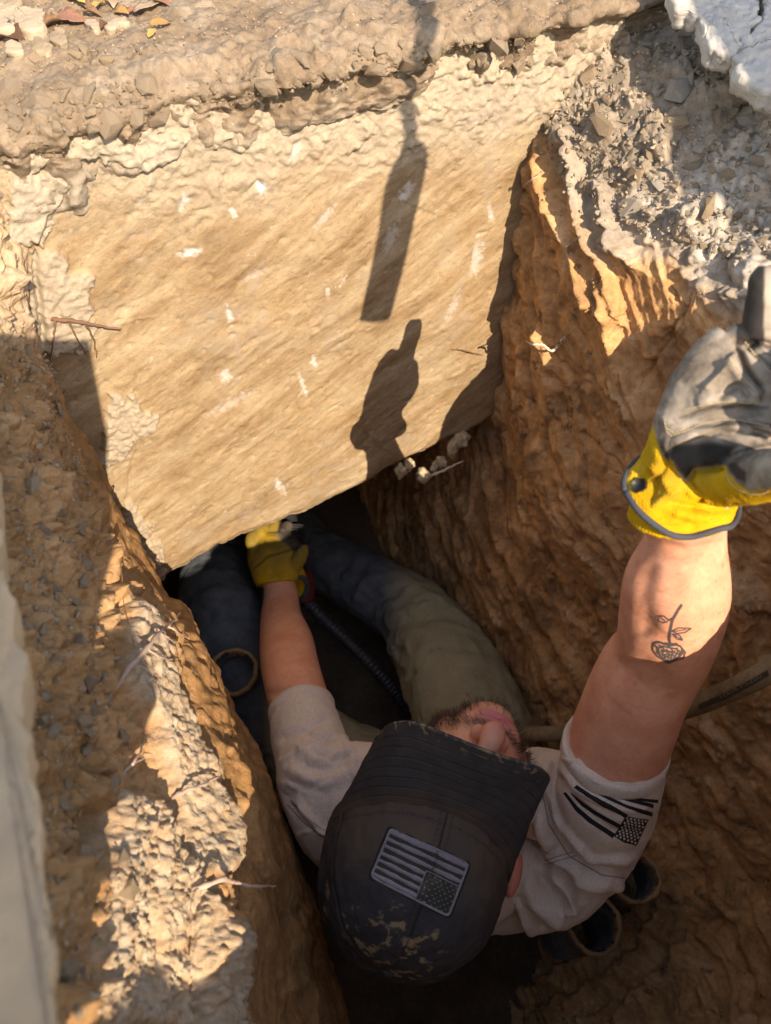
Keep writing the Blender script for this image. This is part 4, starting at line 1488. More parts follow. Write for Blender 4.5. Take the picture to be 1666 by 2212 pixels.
# ---- tattoo: fine dark lines on the forearm
def tattoo():
    def z(pts):
        return [((1800 + x * 700 / 1666) / 1.5006, (1850 + y * 700 / 1666) / 1.5006) for x, y in pts]
    lines = [([(978, 258), (945, 310), (905, 380), (890, 450), (880, 520), (885, 560)], 4.2), ([(905, 365), (870, 385)], 2.4),
             ([(868, 392), (830, 400), (795, 385), (797, 350), (840, 348), (875, 378)], 2.0), ([(815, 360), (850, 385)], 1.6),
             ([(900, 465), (950, 440), (1050, 442), (1000, 475), (940, 482), (900, 465)], 2.0), ([(915, 468), (1010, 452)], 1.5),
             ([(905, 485), (960, 495), (985, 535), (940, 525), (905, 485)], 2.0), ([(915, 492), (975, 528)], 1.4),
             ([(755, 560), (752, 610), (790, 660), (840, 690), (875, 710), (930, 690), (990, 672), (1002, 625), (965, 580)], 2.6),
             ([(755, 560), (800, 548), (850, 566), (890, 560), (940, 572), (965, 580)], 3.2), ([(790, 600), (810, 650), (850, 690), (900, 695), (950, 668), (972, 625), (930, 600)], 2.4),
             ([(790, 600), (830, 580), (880, 592), (930, 600)], 2.4), ([(810, 625), (850, 612), (900, 622), (940, 640)], 2.0), ([(825, 650), (870, 640), (920, 655)], 2.0),
             ([(840, 668), (870, 662), (900, 676)], 2.0), ([(860, 600), (880, 640), (870, 690)], 1.8), ([(770, 580), (800, 600), (800, 640)], 1.8), ([(985, 610), (950, 640), (960, 668)], 1.8),
             ([(845, 560), (885, 572), (945, 566)], 4.5), ([(765, 570), (790, 590), (790, 630), (815, 660)], 2.6), ([(800, 570), (840, 600), (830, 640), (855, 680)], 2.4), ([(870, 575), (905, 610), (900, 650), (890, 690)], 2.4),
             ([(940, 590), (945, 625), (925, 660), (905, 690)], 2.4), ([(815, 605), (870, 628), (930, 618)], 2.4), ([(820, 640), (860, 660), (915, 640)], 2.2), ([(975, 595), (985, 630), (965, 655), (930, 675)], 2.4)]
    parts = [strip_on(person_bvh, z(p), w * 1.45, .0003, 2.5) for p, w in lines]
    V, F = prune(*gather(parts))
    o = link('tattoo', simple_mesh(V, F), mat_plain('tattoo_ink', (0.085, 0.075, 0.075), 0.55, 0.4, 0.1), person)


tattoo()

# ---- trousers
me = fuse('trousers', [limbD(LEG_R, 50), limbD(LEG_L, 50), limb([(chest + AXT * .30, .16, .11), (chest + AXT * .38, .172, .125), (chest + AXT * .46, .16, .12)], 14, 0, LAT)], 0.0042, 8, None)
sculpt(me, [([(838, 1395), (850, 1430), (846, 1475)], .010, 14, 0), ([(862, 1390), (858, 1440), (868, 1490)], -.008, 10, 0), ([(836, 1370), (880, 1345), (940, 1330)], -.005, 14, 0),
            ([(830, 1350), (870, 1320), (930, 1305)], .006, 12, 0), ([(790, 1330), (830, 1290), (870, 1270)], -.007, 12, 0), ([(760, 1300), (790, 1260), (830, 1240)], .005, 12, 0),
            ([(880, 1480), (930, 1460), (1000, 1450)], .004, 20, 0), ([(940, 1570), (1000, 1540), (1070, 1530)], -.004, 20, 0), ([(720, 1260), (740, 1220), (760, 1190)], -.006, 12, 0),
            ([(440, 1330), (500, 1320), (560, 1340)], -.008, 16, 0), ([(430, 1290), (500, 1280), (550, 1290)], .006, 16, 0)], wob=8)
co = get_co(me); no = get_no(me)
co += no * (0.004 * fbm(co * 18, 3, 511) + .003 * ridged(co * np.array([14, 26, 26]), 2, 513))[:, None]
set_co(me, co)
u, v, t = proj(co)
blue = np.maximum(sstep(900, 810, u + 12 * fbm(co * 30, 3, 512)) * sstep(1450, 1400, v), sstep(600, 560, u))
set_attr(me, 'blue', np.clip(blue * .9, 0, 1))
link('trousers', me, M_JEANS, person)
# belt line of the shirt and boots are out of sight inside the tunnel: short boot shapes end the legs
M_BOOT = mat_plain('boot_leather', (0.05, 0.04, 0.03), 0.7, .3, .3)
for a, b, c in ((P(600, 1090, 1.8), P(560, 1060, 1.86), P(520, 1040, 1.86)), (P(505, 1080, 1.74), P(500, 1040, 1.82), P(470, 1000, 1.86))):
    me = fuse('boot', [limb([(a, .055, .055), (b, .052, .06), (c, .045, .04)], 14)], .006, 4, None)
    link('boot', me, M_BOOT, person)


# ---- cap
def mat_cap(name, c0, dust):
    k = NT(name)
    c = k.ramp(k.noise(30, 6, .6), [(0.3, tuple(x * .8 for x in c0)), (0.7, tuple(x * 1.3 for x in c0))])
    c = k.mix(k.attr('dust'), c, dust)
    mud = k.attr('mud')
    c = k.mix(mud, c, (0.34, 0.25, 0.145))
    lint = k.ramp(k.noise(420, 2, .6), [(0.70, 0), (0.75, 1)])
    c = k.mix(k.math('MULTIPLY', lint, .25), c, (.3, .25, .2))
    c = k.mix(k.attr('seam'), c, (.012, .011, .011))
    b = k.bump(k.noise(1300, 2, .5), .35, .0006, k.bump(mud, .6, .002))
    return k.done(c, .93, b, .12)


M_CAP = mat_cap('black_cap_cloth', (0.050, 0.047, 0.049), (0.12, 0.085, 0.055))


def build_cap():
    nt, nphi = 130, 300
    th = np.linspace(-0.16, math.pi / 2, nt); ph = np.linspace(0, 2 * math.pi, nphi, endpoint=False)
    TH, PH = np.meshgrid(th, ph, indexing='ij')
    cp_, sp_ = np.cos(PH), np.sin(PH)
    front = sstep(-.2, .9, cp_)
    ct = np.cos(np.clip(TH, 0, None)); sn = np.sin(TH)
    r = np.abs(ct) ** 0.78
    af = np.where(cp_ > 0, .112, .106); al_ = .0985
    H = .108
    f = af * cp_ * r; l = al_ * sp_ * r
    h = H * np.sign(sn) * np.abs(sn) ** 0.95 - .020 * cp_ * np.clip(ct, 0, 1)
    h = h + front * .006 * np.sin(2 * np.clip(TH, 0, None))
    G = np.array(O_CAP) + f[..., None] * np.array(cF) + l[..., None] * np.array(cL) + h[..., None] * np.array(cH)
    N = gnormals(G)
    cen = np.array(O_CAP) + np.array(cH) * .02
    s = np.sign(((G - cen) * N).sum(-1, keepdims=True)); N = N * s
    L = G.reshape(-1, 3); Nf = N.reshape(-1, 3)
    d = np.zeros(TH.shape)
    seam = np.zeros(TH.shape)
    for a in (0, math.pi / 3 + .12, 2 * math.pi / 3 + .1, math.pi, -math.pi / 3 - .12, -2 * math.pi / 3 - .1):
        w = np.abs(np.angle(np.exp(1j * (PH - a)))) * np.clip(r, .05, 1) * .1
        if a == 0:
            m = 1.0
        else:
            m = 1.0
        d -= m * .0013 * np.exp(-(w / .0012) ** 2)
        d += .0006 * (np.exp(-((w - .0045) / .003) ** 2))
        seam = np.maximum(seam, .8 * m * np.exp(-(w / .0011) ** 2))
        seam = np.maximum(seam, .45 * np.exp(-((w - .0065) / .0006) ** 2) * (np.sin(TH * 160) > 0))
    # edge stitching along the front
    for hh_, st in ((.07, .5), (-.10, .2)):
        e = np.exp(-((TH - hh_) / .010) ** 2)
        seam = np.maximum(seam, st * e * (np.sin(PH * 170) > -.3) * (cp_ > -.2)); d -= .0005 * e
    d = d.ravel() + .0022 * fbm(L * 22, 3, 521) + .0008 * fbm(L * 90, 2, 522)
    # dents
    L2 = L + Nf * d[:, None]
    u, v, t = proj(L2)
    dust = .55 * sstep(.75, .05, TH.ravel()) * sstep(.15, .8, cp_.ravel()) + .25 * sstep(-.1, .5, fbm(L * 20, 4, 523)) * sstep(.6, .2, TH.ravel())
    mudz = fbm(L * 55, 4, 524)
    area = np.maximum(softpoly(u, v, [(740, 1960), (840, 1940), (960, 2010), (950, 2110), (870, 2140), (800, 2080), (730, 2020)], 30), .8 * softpoly(u, v, [(690, 1900), (720, 1900), (725, 2000), (700, 1990)], 10))
    mud = .75 * sstep(.40, .75, fbm(L * 75, 5, 524, .62) + .25 * area - .10) * area
    me = mesh_from(L2, grid_faces(nt, nphi, True), {'dust': np.clip(dust, 0, .8), 'mud': mud, 'seam': np.clip(seam.ravel(), 0, 1)})
    crown = link('cap', me, M_CAP, person)
    sol = crown.modifiers.new('thick', 'SOLIDIFY'); sol.thickness = .002; sol.offset = -1
    # button
    V, F = ellipsoid(cap_pt(0, 0, .110), cF * .007, cL * .007, cH * .004, 8, 14)
    link('button', simple_mesh(V, F), M_CAP, crown)
    # brim
    ns, nf = 220, 120
    s = np.linspace(-1, 1, ns); q = np.linspace(0, 1, nf)
    S, Q = np.meshgrid(s, q, indexing='xy')
    ang = S * math.radians(84)
    fi = .112 * np.cos(ang); li = .0995 * np.sin(ang)
    psi = S * math.pi / 2
    lo = .0885 * np.sign(S) * np.abs(np.sin(psi)) ** .50
    fo = .030 + .166 * np.abs(np.cos(psi)) ** .46
    f = fi + (fo - fi) * Q; l = li + (lo - li) * Q
    hi = -.020 * np.cos(ang) * .98 - .002
    h = hi * (1 - Q) + Q * (-.024) - 0.42 * (f - fi) - 1.5 * l * l * (0.2 + .8 * Q) * 1.0 + .5 * li * li * (1 - Q)
    G = np.array(O_CAP) + f[..., None] * np.array(cF) + l[..., None] * np.array(cL) + h[..., None] * np.array(cH)
    N = gnormals(G); N *= np.sign((N * np.array(cH)).sum(-1, keepdims=True))
    L = G.reshape(-1, 3)
    d = np.zeros(Q.shape); seam = np.zeros(Q.shape)
    for k, qq in enumerate((.10, .22, .34, .46, .58, .70, .82)):
        e = np.exp(-((Q - qq - .02 * np.abs(S)) / .007) ** 2)
        d -= .0006 * e; seam = np.maximum(seam, .5 * e * (np.sin(S * 260) > -.4) * (.4 + .6 * sstep(.3, .7, np.abs(S))))
    d = d.ravel() + .0012 * fbm(L * 25, 3, 531)
    dust = (.75 * sstep(.30, .02, Q - .05 * S)).ravel() * (.6 + .4 * fbm(L * 30, 3, 532))
    edge = sstep(.965, .995, Q).ravel()
    mud = .55 * sstep(.975, 1.0, Q).ravel() * sstep(-.1, .5, fbm(L * 160, 4, 533, .65) + .1) * sstep(-.9, .1, S.ravel()) + .6 * sstep(.40, .5, fbm(L * 130, 3, 534)) * sstep(.8, .99, Q.ravel())
    me = mesh_from(L + N.reshape(-1, 3) * d[:, None], grid_faces(nf, ns), {'dust': np.clip(dust, 0, .8), 'mud': np.clip(mud, 0, .9), 'seam': np.clip(seam.ravel(), 0, 1)})
    brim = link('brim', me, M_CAP, crown)
    sol = brim.modifiers.new('thick', 'SOLIDIFY'); sol.thickness = .0035; sol.offset = 0
    return crown


cap = build_cap()
cap_bvh = bvh_of(cap)


def build_patch():
    M_GREY = mat_cloth('grey_thread', (0.20, 0.18, 0.20), (0.27, 0.25, 0.27), 1800, da=.2)
    M_DK = mat_cloth('dark_thread', (0.035, 0.036, 0.03), (0.055, 0.055, 0.045), 1800, da=.3, dl=.6)
    M_EDGE = mat_cloth('border_thread', (0.02, 0.016, 0.016), (0.035, 0.028, 0.028), 1800, da=.1)
    # corners in the photo: top-left, top-right, bottom-right, bottom-left
    def zz(x, y):
        return ((1150 + x * 550 / 1666) / 1.5006, (2550 + y * 550 / 1666) / 1.5006)
    TL, TR, BR, BL = zz(338, 392), zz(1132, 750), zz(930, 1290), zz(145, 885)

    def m(x, y):
        a = (TL[0] + (TR[0] - TL[0]) * x, TL[1] + (TR[1] - TL[1]) * x); b = (BL[0] + (BR[0] - BL[0]) * x, BL[1] + (BR[1] - BL[1]) * x)
        return (a[0] + (b[0] - a[0]) * y, a[1] + (b[1] - a[1]) * y)

    def sheet(x0, y0, x1, y1, nx, ny, off):
        return poly_on(cap_bvh, ([m(x0 + (x1 - x0) * k / 8, y0) for k in range(9)], [m(x0 + (x1 - x0) * k / 8, y1) for k in range(9)]), nx, ny, off)

    def rounded(ins, r, n=8):
        pts = []
        for cx, cy, a0 in ((1 - ins - r, ins + r * 1.6, -90), (1 - ins - r, 1 - ins - r * 1.6, 0), (ins + r, 1 - ins - r * 1.6, 90), (ins + r, ins + r * 1.6, 180)):
            for k in range(n + 1):
                a = math.radians(a0 + 90 * k / n)
                pts.append((cx + r * math.cos(a), cy + r * 1.6 * math.sin(a)))
        return pts + [pts[0]]
    V, F = prune(*sheet(.02, .03, .98, .97, 40, 26, .0022))
    patch = link('flag_patch', simple_mesh(V, F), M_DK, cap)

    def ring(name, ins, rad, mat, off):
        pts = []
        loop = rounded(ins, .045)
        for k in range(len(loop) - 1):
            for i in range(4):
                x = loop[k][0] + (loop[k + 1][0] - loop[k][0]) * i / 4; y = loop[k][1] + (loop[k + 1][1] - loop[k][1]) * i / 4
                h = hit(cap_bvh, *m(x, y), off)
                if h: pts.append(h[0])
        pts.append(pts[0])
        # drop coincident points
        q = [pts[0]]
        for p in pts[1:]:
            if (p - q[-1]).length > .0004: q.append(p)
        tube_obj(name, q + [q[0]], rad, mat, patch, 8)
    ring('border', .004, .0016, M_EDGE, .0012)
    ring('border', .030, .0012, M_GREY, .0024)
    sp = []
    ys = [.045, .185, .325, .455, .59, .72, .85, .955]
    for k, y in enumerate((.075, .215, .355, .497, .635, .775, .915)):
        x1 = .975 if k < 3 else .565
        hw = .036 if 0 < k < 6 else .042
        for a, b, o in ((y - hw, y - hw * .4, .0026), (y - hw * .4, y + hw * .4, .0032), (y + hw * .4, y + hw, .0026)):
            pass
        # a raised embroidered bar: three strips across
        A = []
        nx = 40
        V = []; F = []
        for i in range(nx + 1):
            x = .03 + (x1 - .03) * i / nx
            jag = .006 * math.sin(i * 12.9)
            for yy, o in ((y - hw + jag, .0022), (y - hw * .5, .0034), (y + hw * .5, .0034), (y + hw - jag, .0022)):
                h = hit(cap_bvh, *m(x, yy), o)
                V.append(h[0] if h else V[-1])
        for i in range(nx):
            for j in range(3):
                F.append((i * 4 + j, i * 4 + j + 1, (i + 1) * 4 + j + 1, (i + 1) * 4 + j))
        sp.append((V, F))
    # canton frame
    for a, b in (((.57, .44), (.985, .44)), ((.57, .44), (.57, .97))):
        V = []; F = []
        for i in range(31):
            x = a[0] + (b[0] - a[0]) * i / 30; y = a[1] + (b[1] - a[1]) * i / 30
            dx, dy = (0, .010) if a[1] == b[1] else (.007, 0)
            for s, o in ((-1, .0022), (0, .0032), (1, .0022)):
                h = hit(cap_bvh, *m(x + s * dx, y + s * dy), o)
                V.append(h[0])
        for i in range(30):
            for j in range(2):
                F.append((i * 3 + j, i * 3 + j + 1, (i + 1) * 3 + j + 1, (i + 1) * 3 + j))
        sp.append((V, F))
    V, F = gather(sp)
    link('stripe_embroidery', simple_mesh(V, F), M_GREY, patch)
    st = []
    for r in range(9):
        nst = 6 if r % 2 == 0 else 5
        for c in range(nst):
            x = .57 + .415 * ((c + .65 + (0 if r % 2 == 0 else .5)) / 6.3); y = .45 + .52 * (r + .7) / 9.4
            q = m(x, y)
            st.append(star(q[0], q[1], 2.3, math.pi + .42, cap_bvh, .0030))
    V, F = gather([q for q in st if q[0]])
    link('star_embroidery', simple_mesh(V, F), M_GREY, patch)


build_patch()


# ---- gloves
def mat_glove(name):
    k = NT(name)
    yn = k.noise(40, 6, .65)
    yel = k.ramp(yn, [(0.28, (0.38, 0.19, 0.008)), (0.5, (0.52, 0.30, 0.010)), (0.75, (0.60, 0.37, 0.022))])
    ydirt = k.ramp(k.noise(20, 6, .7), [(0.58, 0), (0.72, 1)])
    yel = k.mix(k.math('MULTIPLY', ydirt, .45), yel, (0.42, 0.25, 0.06))
    bn = k.noise(24, 7, .65, dist=.5)
    blk = k.ramp(bn, [(0.27, (0.022, 0.018, 0.015)), (0.38, (0.085, 0.07, 0.057)), (0.50, (0.22, 0.18, 0.14)), (0.66, (0.37, 0.32, 0.26))])
    dust = k.ramp(k.noise(160, 5, .7), [(0.6, 0), (0.75, 1)])
    blk = k.mix(k.math('MULTIPLY', dust, .35), blk, (.5, .44, .36))
    blk = k.mix(k.attr('worn'), blk, (.34, .295, .24))
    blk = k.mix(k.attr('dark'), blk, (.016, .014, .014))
    yel = k.mix(k.attr('grime'), yel, (0.20, 0.145, 0.035))
    lea = k.attr('leather')
    c = k.mix(lea, yel, blk)
    knit = k.voro(520, vec=None, rnd=.15)
    kb = k.math('MULTIPLY', knit, k.math('SUBTRACT', 1.0, lea))
    b = k.bump(kb, .5, .0016, k.bump(k.noise(500, 3, .6), .25, .0007, k.bump(k.noise(80, 4, .6), .3, .003)))
    r = k.ramp(lea, [(0, .85), (1, .62)])
    return k.done(c, r, b, .18)


M_GLOVE = mat_glove('work_glove')
M_TRIM = mat_plain('grey_binding', (0.055, 0.058, 0.066), .85, .2, .35, 700, .5, .0008)
M_THREAD = mat_plain('cream_thread', (0.58, 0.47, 0.27), .9, .1, .2)
M_TAB = mat_plain('rubber_tab', (0.022, 0.02, 0.02), .5, .4, .2)


def build_right_glove():
    cuff = limbD([(1468, 1118, .580, 112, .72), (1474, 1085, .572, 108, .72), (1486, 1040, .565, 100, .72), (1510, 985, .553, 106, .66), (1540, 930, .542, 122, .55)], 30)
    palm = limbD([(1500, 1010, .553, 104, .62), (1545, 930, .54, 132, .52), (1600, 860, .525, 152, .46), (1648, 800, .515, 146, .44), (1664, 782, .512, 128, .42), (1672, 772, .51, 100, .40)], 40, side=(RGT * .8 - UPV * -.0 + UPV * -.6).normalized())
    heel = limbD([(1500, 980, .545, 60, .8), (1570, 950, .53, 72, .8), (1640, 920, .515, 66, .8), (1720, 880, .51, 60, .8)], 20, side=UPV)
    padu = limbD([(1455, 930, .545, 34, .9), (1510, 850, .535, 52, .9), (1570, 770, .525, 50, .9), (1620, 730, .515, 44, .9)], 20)
    thumb = limbD([(1500, 1040, .55, 44, 1.0), (1560, 1040, .535, 56, .95), (1610, 1034, .512, 59, .95), (1668, 1024, .482, 56, .95), (1725, 1012, .452, 50, .9), (1750, 1006, .442, 33, .8)], 30, side=UPV)
    pinky = limbD([(1630, 800, .52, 48, .9), (1648, 720, .51, 47, .9), (1657, 655, .505, 44, .92), (1661, 600, .50, 40, .92), (1662, 572, .498, 24, .9)], 30)
    ring = limbD([(1690, 830, .515, 50, .9), (1725, 790, .50, 48, .9), (1745, 800, .476, 44, .9), (1738, 850, .462, 38, .9), (1734, 865, .462, 22, .9)], 24)
    middle = limbD([(1715, 865, .51, 52, .9), (1755, 835, .495, 50, .9), (1772, 848, .47, 46, .9), (1760, 895, .458, 38, .9), (1756, 908, .458, 22, .9)], 24)
    index = limbD([(1730, 905, .51, 52, .9), (1775, 885, .49, 50, .9), (1790, 900, .468, 45, .9), (1776, 940, .458, 38, .9), (1770, 952, .458, 22, .9)], 24)
    me = fuse('glove', [cuff, palm, heel, padu, thumb, pinky, ring, middle, index], .00125, 4, None)
    sculpt(me, [(p_, h_ * 1.7, w_, o_) for p_, h_, w_, o_ in [
        ([(1438, 985), (1480, 960), (1560, 935), (1640, 935), (1700, 950)], -.0016, 5, 0), ([(1445, 960), (1520, 930), (1600, 918), (1670, 925)], .0022, 12, 0),
        ([(1470, 905), (1540, 880), (1600, 880), (1650, 880)], -.0016, 4, 0), ([(1500, 870), (1560, 855), (1620, 868)], .0024, 14, 0), ([(1600, 910), (1640, 935), (1680, 960)], -.0035, 8, 0),
        ([(1520, 840), (1560, 800), (1590, 760)], .0028, 12, 1), ([(1545, 860), (1600, 830), (1625, 860)], -.0030, 9, 0), ([(1570, 775), (1600, 820), (1640, 860)], .0028, 12, 1), ([(1590, 740), (1615, 800), (1650, 840)], -.0045, 7, 0),
        ([(1600, 735), (1640, 770), (1680, 800)], -.0014, 4, 0), ([(1640, 740), (1670, 780), (1700, 800)], .002, 8, 0), ([(1612, 745), (1650, 742), (1680, 748)], -.0035, 8, 0),
        ([(1560, 1005), (1575, 985), (1620, 972)], -.0016, 4, 0), ([(1480, 1040), (1500, 1015), (1560, 1008)], -.0035, 7, 0), ([(1485, 1042), (1510, 1075), (1545, 1095)], -.0045, 8, 0), ([(1500, 1100), (1550, 1100), (1600, 1098)], -.003, 8, 0),
        ([(1420, 960), (1440, 1000), (1470, 1030)], -.0022, 8, 0), ([(1400, 1000), (1430, 1030), (1450, 1060)], .002, 10, 0), ([(1440, 990), (1420, 1040), (1400, 1080)], -.0022, 9, 0), ([(1470, 1050), (1430, 1080), (1400, 1100)], .0022, 10, 0),
        ([(1450, 1110), (1500, 1120), (1560, 1110)], .0016, 12, 0), ([(1440, 1085), (1500, 1100), (1560, 1085)], -.0018, 9, 0)]], wob=3)
    co = get_co(me); no = get_no(me)
    co += no * (.0008 * fbm(co * 60, 3, 541))[:, None]
    set_co(me, co)
    u, v, t = proj(co)
    nz = 3 * fbm(co * 60, 2, 542)
    view = np.array(CAM) - co; view /= np.linalg.norm(view, axis=1)[:, None]
    fc = (no * view).sum(1)
    palmreg = softpoly(u + nz, v, [(1415, 930), (1432, 985), (1452, 998), (1470, 1030), (1482, 1040), (1500, 1012), (1560, 1006), (1700, 1010), (1760, 960), (2200, 900), (2200, 400), (1600, 500), (1400, 850)], 2.2)
    tip = softpoly(u, v + nz, [(1568, 1000), (1575, 985), (1620, 965), (1800, 950), (1800, 1080), (1666, 1056), (1620, 1060), (1590, 1042), (1572, 1018)], 2.2)
    lea = np.maximum(palmreg, tip) * sstep(-.35, -.15, fc)
    worn = sstep(.1, .5, fbm(co * 38, 4, 543) + .12) * .65 * sstep(.2, .9, fc)
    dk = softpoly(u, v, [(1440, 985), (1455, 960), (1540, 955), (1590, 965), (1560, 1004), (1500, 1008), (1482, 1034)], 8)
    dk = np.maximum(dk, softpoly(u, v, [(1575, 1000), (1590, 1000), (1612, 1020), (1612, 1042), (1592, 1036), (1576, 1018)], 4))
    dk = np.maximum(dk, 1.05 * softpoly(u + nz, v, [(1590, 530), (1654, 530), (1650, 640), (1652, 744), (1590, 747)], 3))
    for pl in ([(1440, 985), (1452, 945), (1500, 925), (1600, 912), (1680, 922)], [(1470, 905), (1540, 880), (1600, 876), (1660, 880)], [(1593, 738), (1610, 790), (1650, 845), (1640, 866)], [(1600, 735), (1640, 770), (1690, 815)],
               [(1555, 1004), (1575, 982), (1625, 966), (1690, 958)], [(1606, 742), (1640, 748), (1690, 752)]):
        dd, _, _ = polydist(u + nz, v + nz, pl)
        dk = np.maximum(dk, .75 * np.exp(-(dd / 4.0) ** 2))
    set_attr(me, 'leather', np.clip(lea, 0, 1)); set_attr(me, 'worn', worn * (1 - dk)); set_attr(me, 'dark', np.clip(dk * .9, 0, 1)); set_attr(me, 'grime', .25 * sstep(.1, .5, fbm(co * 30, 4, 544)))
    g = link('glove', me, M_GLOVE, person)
    g['label'] = 'yellow glove with dirty black leather palm on the raised hand'
    bv = bvh_of(g)
    # bound edge of the cuff: a tilted flaring loop
    loop = [(1352, 1062, .566), (1349, 1040, .570), (1362, 1010, .578), (1392, 985, .588), (1430, 975, .598), (1480, 985, .604), (1530, 1010, .602), (1574, 1050, .598), (1594, 1082, .584), (1594, 1112, .566),
            (1580, 1136, .552), (1556, 1142, .546), (1526, 1152, .546), (1490, 1160, .549), (1450, 1155, .548), (1412, 1132, .550), (1376, 1100, .557), (1352, 1062, .566)]
    tp = [P(*x) for x in loop]
    tube_obj('cuff_binding', tp, .0024, M_TRIM, g, 10, smoothpath=90)
    # cuff skirt from the glove to the binding (inside and outside)
    L = crom(np.array([list(p) for p in tp]), 90)
    inner = []
    cc = np.array(P(1478, 1062, .567))
    for p in L:
        inner.append(cc + (p - cc) * .80 + np.array(UPV) * .012)
    inner2 = [cc + (np.array(p) - cc) * .70 + np.array(UPV) * .030 for p in inner]
    G = np.stack([L, (L * .5 + np.array(inner) * .5) + .0015 * np.array(BACK), np.array(inner), np.array(inner2)])
    G = crom(G, 24)
    h = .0010 * fbm(G.reshape(-1, 3) * 90, 3, 547)
    GG = G.reshape(-1, 3) + gnormals(G).reshape(-1, 3) * h[:, None]
    z = np.zeros(len(GG))
    me = mesh_from(GG, grid_faces(24, 90), {'leather': z, 'worn': z, 'dark': z})
    cs = link('cuff', me, M_GLOVE, g)
    sol = cs.modifiers.new('thick', 'SOLIDIFY'); sol.thickness = .0016
    # stitched seams: rows of short thread tubes
    bv2 = bvh_of(g)
    V = []; F = []

    def z2(pts):
        return [((1950 + x * 550 / 1217) / 1.5006, (800 + y * 550 / 1217) / 1.5006) for x, y in pts]
    for pl in ([(452, 1240), (470, 1330), (500, 1355), (600, 1325), (720, 1270), (850, 1240), (1000, 1245), (1217, 1290)], [(600, 1165), (720, 1135), (850, 1112), (980, 1110), (1075, 1128)],
               [(920, 790), (950, 870), (1040, 970), (1110, 1040), (1130, 1110), (1090, 1135)], [(1030, 680), (1100, 770), (1217, 880)], [(1050, 720), (1120, 800), (1217, 905)],
               [(895, 1640), (930, 1700), (990, 1745), (1080, 1775), (1160, 1770), (1217, 1745)], [(470, 1300), (520, 1335), (640, 1290)]):
        q = z2(pl)
        Ls = [0]
        for k in range(len(q) - 1): Ls.append(Ls[-1] + math.hypot(q[k + 1][0] - q[k][0], q[k + 1][1] - q[k][1]))
        x = 0
        while x + 4.2 < Ls[-1]:
            pp = []
            for xx in (x, x + 2.1, x + 4.2):
                k = max(i for i in range(len(Ls) - 1) if Ls[i] <= xx)
                f = (xx - Ls[k]) / (Ls[k + 1] - Ls[k] + 1e-9)
                hh_ = hit(bv2, q[k][0] + (q[k + 1][0] - q[k][0]) * f, q[k][1] + (q[k + 1][1] - q[k][1]) * f, .0003)
                if hh_: pp.append(hh_[0])
            if len(pp) == 3:
                a, b = tube_arrays(pp, [.00028, .0004, .00028], 5)
                o = len(V); V += a; F += [tuple(i + o for i in fq) for fq in b]
            x += 6.2
    tag(link('stitching', simple_mesh(V, F), M_THREAD, g), kind='stuff')
    # black pull tab on the cuff
    bv3 = bvh_of(g, cs)
    pts = [(1366, 1046), (1380, 1036), (1394, 1034), (1400, 1042), (1398, 1054), (1388, 1062), (1374, 1066), (1366, 1060)]
    top = [hit(bv3, x, y, .0028) for x, y in pts]; bot = [hit(bv3, x, y, -.001) for x, y in pts]
    if all(top) and all(bot):
        V = [a[0] for a in top] + [a[0] for a in bot]
        n = len(pts)
        F = [tuple(range(n))] + [(k, (k + 1) % n, n + (k + 1) % n, n + k) for k in range(n)]
        link('pull_tab', simple_mesh(V, F), M_TAB, g)
    return g


right_glove = build_right_glove()


